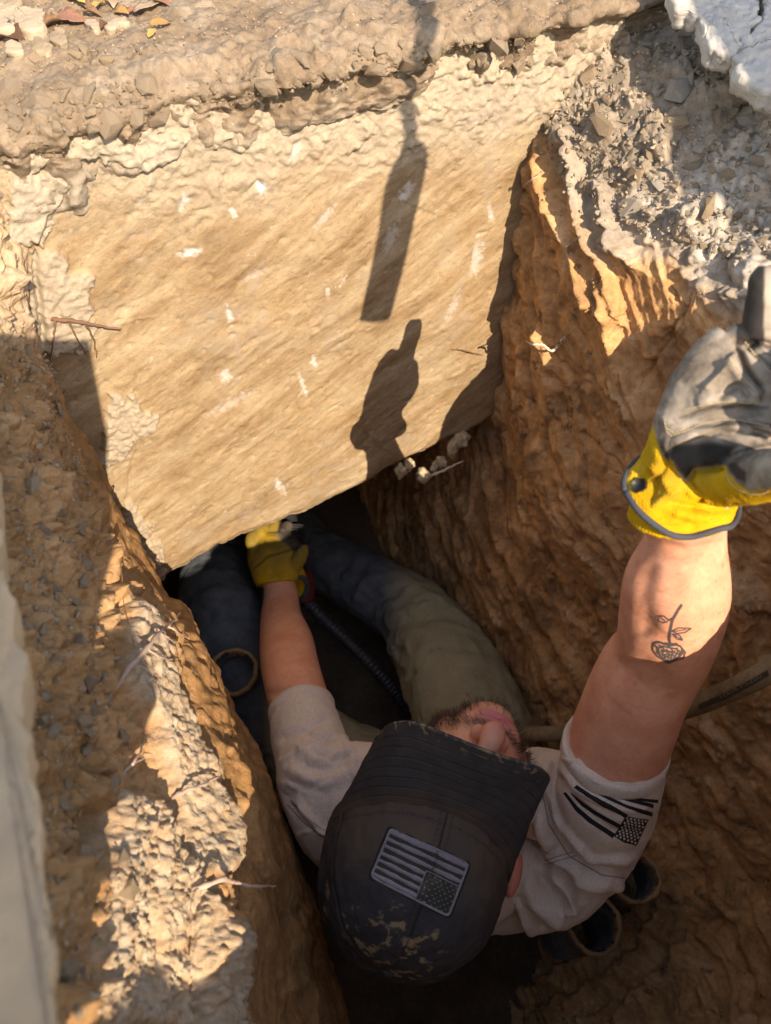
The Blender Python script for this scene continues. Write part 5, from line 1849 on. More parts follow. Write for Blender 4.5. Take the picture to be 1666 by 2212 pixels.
def build_left_glove():
    def z5(x, y):
        return ((500 + x * 600 / 1666) / 1.5006, (1650 + y * 600 / 1666) / 1.5006)
    # palm grips a tool held under the wall: knuckles away from the camera
    palm = limbD([(600, 1262, 1.385, 46, .8), (598, 1240, 1.39, 54, .75), (596, 1212, 1.40, 60, .7), (592, 1186, 1.41, 58, .68), (590, 1168, 1.42, 50, .66)], 24)
    thumb = limbD([(630, 1230, 1.385, 18, 1), (646, 1208, 1.375, 16, 1), (655, 1188, 1.37, 13, 1), (658, 1176, 1.37, 8, 1)], 14)
    f1 = limbD([(570, 1180, 1.40, 17, 1), (562, 1150, 1.405, 15, 1), (566, 1136, 1.42, 13, 1), (578, 1130, 1.44, 9, 1)], 14)
    f2 = limbD([(590, 1176, 1.41, 17, 1), (588, 1148, 1.415, 15, 1), (594, 1132, 1.43, 13, 1), (604, 1128, 1.45, 9, 1)], 14)
    f3 = limbD([(608, 1178, 1.41, 17, 1), (612, 1152, 1.415, 15, 1), (618, 1138, 1.43, 13, 1), (626, 1134, 1.45, 9, 1)], 14)
    f4 = limbD([(552, 1192, 1.39, 15, 1), (542, 1168, 1.395, 13, 1), (546, 1154, 1.41, 11, 1), (556, 1148, 1.43, 8, 1)], 14)
    me = fuse('glove', [palm, thumb, f1, f2, f3, f4], .0026, 4, None)
    sculpt(me, [([(545, 1235), (580, 1205), (640, 1190)], .003, 5, 0), ([(548, 1228), (582, 1197), (636, 1182)], -.003, 4, 0), ([(560, 1250), (590, 1238), (620, 1240)], -.003, 4, 0),
                ([(580, 1230), (600, 1245), (606, 1255)], -.0025, 4, 0), ([(600, 1225), (612, 1240), (626, 1244)], -.0025, 4, 0), ([(570, 1245), (580, 1236)], .002, 4, 0)], wob=2)
    co = get_co(me)
    z = np.zeros(len(co))
    u, v, t = proj(co)
    lea = softpoly(u, v, [(606, 1110), (700, 1110), (665, 1150), (655, 1178), (640, 1196), (620, 1178), (598, 1160)], 4)
    set_attr(me, 'leather', lea); set_attr(me, 'worn', z); set_attr(me, 'dark', lea * .6); set_attr(me, 'grime', np.clip(.35 + .5 * sstep(1250, 1180, v) + .4 * fbm(co * 35, 4, 545), 0, .9))
    g = link('glove', me, M_GLOVE, person)
    g['label'] = 'yellow glove on the lowered hand under the wall'
    loop = [(568, 1290, 1.385), (575, 1272, 1.375), (592, 1258, 1.37), (615, 1250, 1.372), (640, 1246, 1.38), (658, 1250, 1.395), (664, 1268, 1.41), (655, 1290, 1.42), (630, 1302, 1.43), (600, 1304, 1.42), (576, 1300, 1.40), (568, 1290, 1.385)]
    tp = [P(*x) for x in loop]
    tube_obj('cuff_binding', tp, .0045, M_TRIM, g, 8, smoothpath=60)
    L = crom(np.array([list(p) for p in tp]), 60)
    cc = np.array(P(612, 1262, 1.40))
    G = crom(np.stack([L, cc + (L - cc) * .92 + np.array(UPV) * .014, cc + (L - cc) * .72 + np.array(UPV) * .03]), 14)
    z = np.zeros(14 * 60)
    cs = link('cuff', mesh_from(G.reshape(-1, 3), grid_faces(14, 60), {'leather': z, 'worn': z, 'dark': z}), M_GLOVE, g)
    sol = cs.modifiers.new('thick', 'SOLIDIFY'); sol.thickness = .002
    return g


left_glove = build_left_glove()

# ------------------------------------------------------------------ loose and embedded stones
def hull_mesh(seed, n=13, flat=1.0, mat=None):
    r = np.random.default_rng(seed)
    pts = r.normal(size=(n, 3)); pts /= np.linalg.norm(pts, axis=1)[:, None]
    pts *= r.uniform(.75, 1.0, size=(n, 1)); pts *= np.array([1, r.uniform(.6, .95), r.uniform(.4, .7) * flat])
    bm = bmesh.new()
    for p in pts: bm.verts.new(p)
    bmesh.ops.convex_hull(bm, input=bm.verts)
    for v_ in [v_ for v_ in bm.verts if not v_.link_faces]: bm.verts.remove(v_)
    bmesh.ops.recalc_face_normals(bm, faces=bm.faces)
    me = bpy.data.meshes.new('stone'); bm.to_mesh(me); bm.free()
    if mat: me.materials.append(mat)
    return me


HULLS = [hull_mesh(900 + k, 11 + k % 6, 1.0, (M_STONE, M_STONE2, M_STONE3)[k % 3]) for k in range(18)]


def put_stone(parent, loc, size, nrm, k=None, sink=-.15, tan=False):
    me = HULLS[random.randrange(len(HULLS) // 3) * 3 + 2 if tan else random.randrange(len(HULLS))]
    o = bpy.data.objects.new('stone', me); COL.objects.link(o)
    q = Vector(nrm).to_track_quat('Z', 'Y')
    e = q @ Matrix.Rotation(random.uniform(0, 6.28), 3, 'Z').to_quaternion() @ Matrix.Rotation(random.gauss(0, .5), 3, 'X').to_quaternion()
    M = Matrix.Translation(Vector(loc) - Vector(nrm) * size * sink * .4) @ e.to_matrix().to_4x4() @ Matrix.Diagonal((size, size, size, 1))
    o.parent = parent
    o.matrix_parent_inverse = Matrix()
    o.matrix_basis = parent.matrix_basis.inverted() @ M
    return o


def scatter(parent, L, N, u, v, poly, count, smin, smax, power=2.2, mind=.6, tan=False):
    idx = np.where(inpoly(u, v, poly))[0]
    idx = RNG.permutation(idx)
    placed = []
    out = 0
    for i in idx:
        if out >= count: break
        s = smin + (smax - smin) * (RNG.random() ** power)
        p = L[i]
        if any((p[0] - q[0]) ** 2 + (p[1] - q[1]) ** 2 + (p[2] - q[2]) ** 2 < (mind * (s + q[3])) ** 2 for q in placed):
            continue
        placed.append((p[0], p[1], p[2], s)); out += 1
        put_stone(parent, p, s, N[i], tan=tan)
    return placed


scatter(right_wall, RL, RN, RU, RV, [(1230, 80), (1330, 30), (1480, 60), (1560, 160), (1700, 200), (1700, 560), (1560, 560), (1430, 500), (1330, 470), (1270, 400), (1225, 250)], 230, .0045, .023, 2.6, .75)
scatter(right_wall, RL, RN, RU, RV, [(1180, 120), (1240, 90), (1290, 400), (1240, 420), (1180, 320)], 36, .004, .013, 2)
scatter(left_wall, LL, LN, LU, LV, [(0, 760), (70, 760), (170, 1000), (200, 1250), (240, 1500), (300, 1650), (220, 1900), (180, 2212), (120, 2212), (90, 1600), (30, 1300)], 190, .003, .014, 2.4, .8, True)

M_CLOD = mat_plain('earth_clod', (0.333, 0.257, 0.180), .95, .1, .3, 200, .8, .002)
HULLS_EARTH = [hull_mesh(960 + k, 16, 1.15, M_CLOD) for k in range(8)]


# gravel too fine to count on the right bank
def fine_gravel(name, parent_tag, L, N, u, v, poly, count, smin, smax, mat):
    idx = np.where(inpoly(u, v, poly))[0]
    pick = RNG.choice(idx, count)
    r = np.random.default_rng(5)
    V = []; F = []
    base = []
    for k in range(8):
        me = hull_mesh(700 + k, 8)
        base.append(([tuple(x.co) for x in me.vertices], [tuple(p.vertices) for p in me.polygons]))
    for i in pick:
        vs, fs = base[r.integers(8)]
        s = smin + (smax - smin) * r.random() ** 2.5
        R = Matrix.Rotation(r.uniform(0, 6.28), 3, 'Z') @ Matrix.Rotation(r.uniform(0, 6.28), 3, 'X')
        o = len(V); c = Vector(L[i]) + Vector(r.normal(size=3) * .002)
        V += [tuple(c + R @ (Vector(p) * s)) for p in vs]
        F += [tuple(a + o for a in f) for f in fs]
    me = bpy.data.meshes.new(name); me.from_pydata(V, [], F); me.update()
    o = link(name, me, mat, None, False)
    tag(o, kind='stuff')
    return o


fine_gravel('gravel', None, RL, RN, RU, RV, [(1180, 60), (1480, 30), (1700, 150), (1700, 600), (1430, 520), (1300, 480), (1180, 330)], 2600, .0016, .006, M_STONE)
fine_gravel('gravel', None, LL, LN, LU, LV, [(-40, 740), (70, 740), (210, 1100), (240, 1500), (200, 1850), (190, 2000), (200, 2240), (100, 2240), (40, 1500)], 2200, .0012, .0045, M_STONE3)

# stones and crumbs of the ground and lip behind the wall
gco = np.empty(len(_rgm.vertices) * 3, np.float32); _rgm.vertices.foreach_get('co', gco); gco = gco.reshape(-1, 3).astype(float)
gno = get_no(_rgm)
GW = np.array(WP) + gco[:, :1] * np.array(WA) - gco[:, 1:2] * np.array(WN) + np.array([0, 0, 1]) * gco[:, 2:3]
GN = gno[:, :1] * np.array(WA) - gno[:, 1:2] * np.array(WN) + np.array([0, 0, 1]) * gno[:, 2:3]
if GN[:, 2].mean() < 0: GN = -GN
gu, gv, gt = proj(GW)
g_bvh = BVHTree.FromPolygons([Vector(p) for p in GW], [tuple(p.vertices) for p in _rgm.polygons])
scatter(rear_ground, GW, GN, gu, gv, [(0, 90), (180, 85), (260, 70), (330, 110), (200, 140), (0, 160)], 46, .0022, .011, 2, .6, True)
scatter(rear_ground, GW, GN, gu, gv, [(0, 200), (130, 215), (300, 185), (420, 190), (520, 135), (640, 130), (800, 108), (960, 90), (1130, 95), (1200, 120), (1150, 150), (900, 135), (640, 175), (430, 235), (200, 270), (0, 285)], 70, .0022, .0075, 2, .6, True)
_keep = HULLS; HULLS = HULLS_EARTH + HULLS_EARTH[:1]
scatter(rear_ground, GW, GN, gu, gv, [(0, 195), (130, 205), (300, 175), (420, 180), (520, 125), (640, 120), (800, 100), (960, 85), (1130, 85), (1200, 120), (1150, 150), (900, 140), (640, 185), (430, 250), (200, 290), (0, 300)], 110, .004, .017, 1.8, .55)
HULLS = _keep
fine_gravel('grit', None, GW, GN, gu, gv, [(-20, 0), (1250, 0), (1250, 60), (700, 60), (330, 120), (-20, 190)], 1500, .0007, .0022, M_STONE3)
fine_gravel('grit', None, GW, GN, gu, gv, [(-20, 190), (420, 170), (640, 110), (1180, 80), (1180, 160), (640, 190), (300, 300), (-20, 360)], 1600, .0009, .0034, M_RIM)


def on_ground(u, v, off=.0):
    h = g_bvh.ray_cast(CAM, ray(u, v).normalized())
    return (h[0] + Vector((0, 0, off))) if h[0] is not None else PZ(u, v, .02)


def slab_rock(name, outline, thick, seed, mat, label, cat, group=None, res=.006, amp=.004, tilt=None):
    """A broken flat stone: world outline points (top face), given thickness, rough faces."""
    r = np.random.default_rng(seed)
    pts = []
    n = len(outline)
    for k in range(n):
        a = Vector(outline[k]); b = Vector(outline[(k + 1) % n])
        m = max(2, int((b - a).length / .003))
        for i in range(m):
            p = a + (b - a) * (i / m)
            pts.append(p)
    jag = np.array([list(p) for p in pts])
    jag = jag + min(.004, thick * .3, amp * 1.8) * np.stack([fbm(jag * 70 + 5 * q_, 4, seed + q_, .6) for q_ in range(3)], 1)
    n0 = Vector((0, 0, 0))
    for k in range(n): n0 += (Vector(outline[k]) - Vector(outline[0])).cross(Vector(outline[(k + 1) % n]) - Vector(outline[0]))
    n0.normalize()
    pts = [p0 + (q0 := Vector(p) - p0) - n0 * q0.dot(n0) for p, p0 in zip(jag, pts)]
    c = sum(pts, Vector()) / len(pts)
    pts = [p - n0 * (p - c).dot(n0) * (0.9 if thick < .025 else 0.3) for p in pts]
    nrm = Vector((0, 0, 0))
    for k in range(len(pts)): nrm += (pts[k] - c).cross(pts[(k + 1) % len(pts)] - c)
    nrm.normalize()
    if nrm.z < 0: nrm = -nrm
    V = []; F = []
    N_ = len(pts)
    prof = [(.0, .0), (.15, .0), (.3, .0), (.45, .0), (.6, .0), (.75, .0), (.88, .0), (.95, .0), (.985, -.02), (1.0, -.12), (1.003, -.3), (.995, -.5), (.99, -.75), (.97, -1.0), (.5, -1.0), (.0, -1.0)]
    rings = []
    for s, d in prof:
        rings.append([c + (p - c) * s + nrm * (d * thick) for p in pts])
    A_ = np.array([[list(p) for p in rr] for rr in rings])
    pos = np.interp(np.linspace(0, 1, 60), [0, .45, .85, 1], [0, 7, 13, len(prof) - 1])
    i0 = np.clip(pos.astype(int), 0, len(prof) - 2); f_ = (pos - i0)[:, None, None]
    G = A_[i0] * (1 - f_) + A_[i0 + 1] * f_
    L = G.reshape(-1, 3)
    Nn = gnormals(G).reshape(-1, 3)
    h = amp * fbm(L * 22, 5, seed, .55) + amp * .8 * dirt(L, .03, seed, .2) + amp * .35 * ridged(L * 70, 3, seed + 3) + amp * .3 * fbm(L * 240, 3, seed + 9)
    topf = np.repeat(np.linspace(0, 1, 60) < .42, N_)
    Nn = np.where(topf[:, None], np.array(nrm)[None, :], Nn)
    s = np.sign(((L - np.array(c) + np.array(nrm) * thick / 2) * Nn).sum(1))[:, None]
    L = L + Nn * s * h[:, None]
    me = mesh_from(L, grid_faces(60, N_, True), {'clay': np.zeros(len(L)), 'chalk': np.zeros(len(L))})
    o = link(name, me, mat)
    recentre(o)
    tag(o, label, cat, group)
    return o


def mat_white_rock():
    k = NT('white_limestone')
    n = k.noise(14, 7, .65)
    c = k.ramp(n, [(0.3, (0.29, 0.275, 0.25)), (0.5, (0.43, 0.405, 0.365)), (0.7, (0.54, 0.505, 0.445))])
    e = k.ramp(k.noise(34, 6, .7), [(0.56, 0), (0.7, 1)])
    c = k.mix(k.math('MULTIPLY', e, .5), c, (0.33, 0.32, 0.31))
    t = k.ramp(k.noise(7, 4, .6), [(0.55, 0), (0.75, 1)])
    c = k.mix(k.math('MULTIPLY', t, .5), c, (0.55, 0.42, 0.26))
    return k.done(c, .95, soil_bump(k, .8), .15)


M_WHITE = mat_white_rock()
M_BLOCK = mat_plain('beige_block', (0.378, 0.297, 0.211), .95, .1, .12, 200, .6, .002)
M_SLAB = mat_plain('dusty_slab', (0.38, 0.27, 0.175), .95, .1, .15, 180, .4, .003)


def tz(u, v, t): return P(u, v, t)


slab_rock('limestone_slab', [tz(1438, -60, .79), tz(1462, 22, .765), tz(1515, 20, .755), tz(1520, 70, .745), tz(1548, 122, .735), tz(1585, 126, .73), tz(1600, 90, .74), tz(1640, 40, .745), tz(1650, -60, .78)], .018, 1201, M_WHITE,
          'white broken limestone slab at the top edge of the rubble bank, left of the crack', 'rock', 'white limestone slabs above the bank')
slab_rock('limestone_slab', [tz(1590, 130, .725), tz(1600, 160, .715), tz(1640, 186, .705), tz(1680, 205, .70), tz(1760, 230, .69), tz(1800, 40, .74), tz(1760, -60, .77), tz(1662, -60, .775), tz(1652, 44, .742), tz(1612, 96, .735)], .02, 1202, M_WHITE,
          'larger pale limestone slab in the corner, right of the crack', 'rock', 'white limestone slabs above the bank')
# slabs lying along the near left rim, close to the camera
slab_rock('rim_slab', [tz(-60, 960, .43), tz(-8, 1010, .42), tz(2, 1220, .385), tz(36, 1370, .365), tz(58, 1450, .35), tz(44, 1555, .335), tz(62, 1610, .325), tz(60, 1680, .315), tz(78, 1740, .307), tz(86, 1908, .29), tz(108, 2080, .275), tz(118, 2230, .262), tz(128, 2340, .255), tz(-60, 2340, .25)], .03, 1204, M_SLAB,
          'long dusty stone slab along the near left rim, out of focus', 'slab', None, amp=.0014)


def ground_block(cx, cy, w, h_, thick, seed, label, rot=0.0, mat=M_BLOCK):
    pts = []
    for a, b in ((-1, -1), (-.2, -1.1), (.9, -.95), (1.05, .1), (.9, 1), (0, 1.05), (-.95, .9), (-1.05, 0)):
        x = cx + (a * w * math.cos(rot) - b * h_ * math.sin(rot)); y = cy + (a * w * math.sin(rot) + b * h_ * math.cos(rot))
        pts.append(on_ground(x, y))
    z = sum(p.z for p in pts) / len(pts) + thick * .45
    pts = [Vector((p.x, p.y, z)) for p in pts]
    slab_rock('stone_block', pts, thick, seed, mat, label, 'stone', 'pale stones lying on the ground behind the pit', amp=.0016)


ground_block(68, 56, 30, 27, .016, 1210, 'square beige stone block with white crumbs at its edges')
ground_block(12, 56, 22, 28, .016, 1211, 'beige stone block cut by the left photo edge, beside the square block')
ground_block(15, 16, 30, 14, .014, 1212, 'long brownish stone above the two beige blocks', .1, M_STONE3)
ground_block(256, 60, 24, 9, .008, 1213, 'thin flat beige chip beside a red-brown curled leaf', -.5)
ground_block(203, 58, 16, 12, .007, 1214, 'small pale chip left of the red-brown curled leaf', .5)
ground_block(128, 90, 15, 12, .009, 1215, 'rounded tan stone below the large brown leaf', .2, M_STONE3)
ground_block(36, 114, 14, 11, .009, 1216, 'rounded tan stone below the long dark leaf', -.2, M_BLOCK)
ground_block(92, 110, 16, 10, .008, 1217, 'flat tan stone between two rounded ones', .3, M_STONE3)


# ------------------------------------------------------------------ leaves
def leaf_mesh(seed, col, curl):
    r = np.random.default_rng(seed)
    nl, nw = 14, 6
    V = []; F = []
    for i in range(nl):
        s = i / (nl - 1)
        w = (math.sin(math.pi * s ** .8) ** .8) * (.32 + .04 * r.normal()) * (1 + .12 * math.sin(s * 22 + seed))
        for j in range(nw):
            q = j / (nw - 1) * 2 - 1
            V.append((s - .5, q * w, curl * (q * q * .35 * w * 2 - .5 * (s - .5) ** 2 * 1.2) + .02 * abs(q) * math.sin(9 * s + seed) + .03 * (1 - abs(q))))
    for i in range(nl - 1):
        for j in range(nw - 1):
            F.append((i * nw + j, i * nw + j + 1, (i + 1) * nw + j + 1, (i + 1) * nw + j))
    me = simple_mesh(V, F)
    return me


LEAFC = {'brown': (0.216, 0.124, 0.068), 'orange': (0.400, 0.200, 0.068), 'dark': (0.104, 0.052, 0.028), 'tan': (0.368, 0.256, 0.152), 'red': (0.264, 0.128, 0.080), 'yellow': (0.400, 0.272, 0.088)}
LEAFM = {k: mat_plain('leaf_' + k, c, .6, .3, .25, 120, .4, .002) for k, c in LEAFC.items()}
leafgroup = 'dry leaves on the ground behind the pit'
for k, (u, v, L, ang, c, curl, lab) in enumerate([
        (112, 62, 60, -30, 'brown', .9, 'brown curled dry leaf right of the square beige block'), (150, 50, 66, 12, 'red', .5, 'large reddish-brown dry leaf overlapping a brown one'),
        (26, 92, 66, 25, 'dark', 1.1, 'long dark brown dry leaf below the beige blocks'), (265, 36, 30, 20, 'orange', .8, 'small bright orange dry leaf above the thin beige chip'),
        (350, 60, 40, -45, 'orange', .5, 'orange dry leaf standing alone on the sandy ground'), (330, 80, 26, -70, 'yellow', .4, 'ochre leaf scrap touching the lone orange leaf'),
        (168, 4, 44, 40, 'yellow', .6, 'yellow dry leaf cut by the top photo edge'), (228, 63, 20, -60, 'dark', 1.2, 'small red-brown leaf rolled tight between two pale chips'),
        (203, 38, 34, 5, 'brown', 1.0, 'crumpled brown leaf in the litter heap'), (320, 24, 52, -20, 'tan', .3, 'wide tan dry leaf at the right of the litter'),
        (352, 14, 36, 30, 'red', .7, 'reddish leaf at the top right of the litter'), (245, 14, 34, 70, 'tan', .9, 'upright tan leaf in the middle of the litter'),
        (290, 34, 26, -35, 'red', .9, 'small rusty leaf between orange and tan leaves'), (218, 20, 30, -60, 'yellow', .9, 'curled ochre leaf at the top of the litter heap'),
        (190, 22, 28, 35, 'brown', .8, 'brown leaf behind the yellow one'), (12, 4, 40, 10, 'brown', .7, 'brown leaf at the top left corner')]):
    p = on_ground(u, v, .004)
    sc_ = L * (p - CAM).dot(FWD) / FPX * 1.25
    o = link('dry_leaf', leaf_mesh(k + 3, c, curl), LEAFM[c])
    o.location = p; o.scale = (sc_, sc_, sc_)
    o.rotation_euler = (random.uniform(-.25, .25), random.uniform(-.25, .25), -math.radians(ang))
    m = o.modifiers.new('thick', 'SOLIDIFY'); m.thickness = .02
    tag(o, lab, 'leaf', leafgroup)

# ------------------------------------------------------------------ roots and twigs
M_ROOT = mat_plain('pale_root', (0.400, 0.296, 0.232), .85, .2, .25)
M_TWIG = mat_plain('brown_twig', (0.17, 0.095, 0.06), .8, .2, .3)
M_PALER = mat_plain('chalky_root', (0.528, 0.464, 0.376), .9, .1, .2)
env_bvh = BVHTree.FromPolygons([Vector(p) for p in RL], [tuple(p.vertices) for p in right_wall.data.polygons])
lef_bvh = BVHTree.FromPolygons([Vector(p) for p in LL], [tuple(p.vertices) for p in left_wall.data.polygons])


def surf(bv, u, v, lift):
    h = bv.ray_cast(CAM, ray(u, v).normalized())
    if h[0] is None: return P(u, v, 1.0)
    return h[0] - ray(u, v).normalized() * lift


def root(label, main, rad, bv, mat, side=(), name='root', cat='root', group='roots sticking out of the pit walls', jit=1.5):
    """main: (u, v, lift off the surface)."""
    def mk(line, r, ends):
        A = []
        for (u, v, l) in line:
            A.append(surf(bv, u, v, l) if bv is not None else wall_pt(u, v, l))
        n = max(8, len(line) * 5)
        B = crom(np.array([list(a) for a in A]), n)
        B = B + .0009 * jit * np.stack([fbm(B * 130 + 7 * k, 2, 600 + k) for k in range(3)], 1)
        R = [r * (1 - .65 * k / (n - 1)) * (1 + .25 * math.sin(k * 2.3 + r * 9e4)) for k in range(n)]
        return [Vector(b) for b in B], R
    p, R = mk(main, rad, 0)
    V, F = tube_arrays(p, R, 8)
    o = link(name, simple_mesh(V, F), mat)
    for s in side:
        q, R2 = mk(s, rad * .5, 0)
        V, F = tube_arrays(q, R2, 6)
        link('side_root', simple_mesh(V, F), mat, o)
    tag(o, label, cat, group)
    return o


root('pale bent root sticking out of the dark right clay wall', [(1222, 728, .0), (1196, 757, .012), (1185, 754, .02), (1170, 744, .025), (1152, 745, .03), (1137, 738, .034)], .0022, env_bvh, M_PALER)
root('thin brown root curving up from the pale bent root', [(1196, 757, .006), (1215, 735, .008), (1240, 715, .0)], .001, env_bvh, M_TWIG)
root('branched pale root across the left bank, largest of the bank', [(248, 1492, -.004), (285, 1440, .012), (318, 1400, .018), (345, 1368, .022), (370, 1345, .026), (390, 1324, .03)], .0024, lef_bvh, M_ROOT,
     [[(345, 1368, .022), (362, 1376, .020), (380, 1392, .012)], [(318, 1400, .018), (350, 1420, .014), (385, 1428, .006)], [(362, 1352, .024), (384, 1366, .02), (402, 1378, .012), (410, 1382, .01)], [(335, 1380, .02), (338, 1364, .016), (336, 1352, .01)]])
root('short forked root above the pale lumpy shelf edge', [(262, 1678, -.003), (290, 1646, .01), (303, 1626, .014), (309, 1602, .012)], .0018, lef_bvh, M_ROOT, [[(285, 1650, .01), (310, 1640, .012), (332, 1632, .004)]])
root('grey root bridging the hollow in the left shelf', [(372, 1724, .0), (405, 1708, .012), (440, 1695, .016), (474, 1676, .012)], .0022, lef_bvh, M_ROOT)
root('horizontal pale root pointing right at the lower left ledge', [(418, 1922, -.002), (448, 1910, .012), (482, 1900, .02), (515, 1908, .024), (550, 1914, .028), (597, 1914, .032)], .0022, lef_bvh, M_ROOT, [[(550, 1914, .028), (560, 1918, .026), (566, 1924, .022)]])
root('thin dark root lying along the shaded left slope', [(150, 830, .0), (120, 880, .004), (95, 930, .004), (88, 975, .0)], .0012, lef_bvh, M_TWIG)
root('dark root hair hanging on the shaded left bank', [(245, 1050, .0), (238, 1150, .004), (262, 1230, .005), (268, 1300, .004), (290, 1400, 0)], .001, lef_bvh, M_TWIG)
root('thin root on the upper right bank beside the clay ridge', [(1258, 500, .0), (1243, 520, .01), (1228, 530, .014), (1216, 540, .012)], .0013, env_bvh, M_ROOT, [[(1243, 520, .01), (1255, 512, .012), (1270, 506, .004)]])
root('short pale root near the top corner of the rear wall', [(1170, 374, .0), (1150, 388, .01), (1130, 402, .006)], .0013, env_bvh, M_ROOT)
root('small root above the white dust patch', [(1420, 455, 0), (1440, 448, .01), (1462, 440, .004)], .001, env_bvh, M_ROOT)
root('brown twig lying across the pale crust on the rear wall', [(104, 690, .006), (140, 691, .014), (185, 698, .018), (225, 705, .020), (262, 711, .022)], .0026, None, M_TWIG,
     [[(120, 690, .012), (116, 730, .010), (110, 780, .008)], [(150, 692, .014), (165, 730, .010), (190, 770, .006)], [(185, 698, .016), (205, 740, .010), (208, 775, .006)]], name='twig', cat='twig', group=None)
root('short dark twig poking from the sunlit wall beside the hand shadow', [(1046, 768, .0), (1020, 762, .010), (1000, 756, .014), (985, 755, .016)], .0013, None, M_TWIG, name='twig', cat='twig', group=None, jit=.6)

# lumps of pale clay hanging at the right end of the wall's broken edge
LUMP = 'pale clay lumps at the broken lower edge of the wall'
for k, (u, v, s, q, lab) in enumerate([(866, 1018, .011, .008, 'pale clay lump hanging lowest at the broken wall edge'), (884, 1005, .013, .006, 'pale clay lump next to the lowest one'), (915, 1028, .014, .02, 'clay lump with a root stub below the wall edge'),
                                       (952, 1000, .013, .016, 'clay lump between the root stub and the tall crust'), (978, 968, .013, .012, 'clay lump under the tall split crust'), (996, 948, .014, .010, 'tall split crust of pale clay at the right end of the edge'), (938, 1012, .009, .02, 'small clay lump on the root stub')]):
    r = np.random.default_rng(1300 + k)
    V, F = ellipsoid(Vector((0, 0, 0)), Vector((s * r.uniform(.6, .9), 0, 0)), Vector((0, s * r.uniform(.5, .8), 0)), Vector((0, 0, s * r.uniform(.9, 1.3))), 26, 34)
    L = np.array([list(p) for p in V])
    L = L * (1 + .35 * fbm(L * 110 + 9 * k, 3, 1310 + k) + .35 * dirt(L + k, .007, 1320 + k))[:, None] + np.array(wall_pt(u, v, q))
    o = link('clay_lump', simple_mesh([tuple(p) for p in L], F), M_CRUST)
    recentre(o)
    tag(o, lab, 'clay lump', LUMP)
root('pale root stub running along the lower right edge of the wall', [(915, 1034, .022), (945, 1022, .028), (975, 1008, .03), (1000, 996, .03)], .003, None, M_PALER)

# ------------------------------------------------------------------ pipes, hose, tool
M_PIPE = mat_cloth('muddy_black_plastic', (0.020, 0.018, 0.017), (0.040, 0.034, 0.028), 300, (0.20, 0.14, 0.085), .5, .8, .8)
M_MUDRIM = mat_plain('muddy_rim', (0.30, 0.20, 0.11), .95, .1, .4, 150, .8, .002)
PIPES = [(505, 1450, 1.30, .037, (.05, -.25, 1), 'black pipe stub at the left wall with a rusty lit rim'), (1374, 1894, 1.13, .0335, (.0, -.1, 1), 'muddy black pipe stub behind the raised sleeve, nearer the right wall'),
         (1284, 1997, 1.10, .036, (.0, -.1, 1), 'muddy black pipe stub below the shirt hem, lowest in view'), (1010, 1395, 1.44, .032, (-.2, -.15, 1), 'black pipe stub beside the knee in the shade'),
         (1068, 1493, 1.40, .034, (-.2, -.15, 1), 'black pipe stub beside the thigh in the shade')]
for u, v, t, r, ax, lab in PIPES:
    c = P(u, v, t); a = Vector(ax).normalized()
    base = bpy.data.objects.new('pipe_stub', None); COL.objects.link(base)
    ln = max(.12, c.z + 1.16)
    base.location = c - a * ln
    tag(base, lab, 'pipe', 'black pipe stubs standing on the pit floor')
    bpy.context.view_layer.update()
    x = a.orthogonal().normalized(); y = a.cross(x)
    prof = [(-ln, r), (-.012, r), (-.010, r * 1.04), (0, r * 1.04), (.001, r * .98), (0, r * .90), (-.012, r * .86), (-ln, r * .84)]
    n = 96
    V = [c + a * h + x * (rr * math.cos(2 * math.pi * j / n)) + y * (rr * math.sin(2 * math.pi * j / n)) for h, rr in prof for j in range(n)]
    F = [(i * n + j, i * n + (j + 1) % n, (i + 1) * n + (j + 1) % n, (i + 1) * n + j) for i in range(len(prof) - 1) for j in range(n)]
    o = link('tube', simple_mesh(V, F), M_PIPE); o.parent = base; o.matrix_parent_inverse = base.matrix_world.inverted()
    # mud caked on the lip
    prof = [(-.022, r * 1.06), (-.010, r * 1.10), (.001, r * 1.10), (.0035, r * 1.03), (.003, r * .95), (-.004, r * .88), (-.02, r * .87)]
    V = []
    for h, rr in prof:
        for j in range(n):
            an = 2 * math.pi * j / n
            wv = 1 + .03 * math.sin(3 * an + u) + .015 * math.sin(11 * an) + .010 * math.sin(23 * an + v)
            V.append(c + a * (h + .0015 * math.sin(5 * an + v)) + x * (rr * wv * math.cos(an)) + y * (rr * wv * math.sin(an)))
    F = [(i * n + j, i * n + (j + 1) % n, (i + 1) * n + (j + 1) % n, (i + 1) * n + j) for i in range(len(prof) - 1) for j in range(n)]
    o = link('muddy_rim', simple_mesh(V, F), M_MUDRIM); o.parent = base; o.matrix_parent_inverse = base.matrix_world.inverted()

# dirt-coated conduit crossing behind the raised arm
M_COND = mat_earth('dirty_conduit', (0.40, 0.31, 0.19), (0.31, 0.235, 0.14), (0.17, 0.13, 0.085))
cpts = [P(1800, 1345, .74), P(1666, 1446, .80), P(1560, 1500, .90), P(1475, 1533, .99), P(1340, 1570, 1.13), P(1200, 1585, 1.235), P(1090, 1580, 1.30), P(1020, 1575, 1.35)]
tube_ = tube_obj('conduit', cpts, .0125, M_COND, None, 20, smoothpath=60)
recentre(tube_)
tag(tube_, 'dirt-coated conduit crossing the pit behind the raised arm', 'conduit')
M_LETTER = mat_plain('faded_print', (0.27, 0.225, 0.155), .9, .1, .1)
M_SCUFF = mat_plain('bare_conduit', (0.075, 0.060, 0.045), .6, .3, .2)


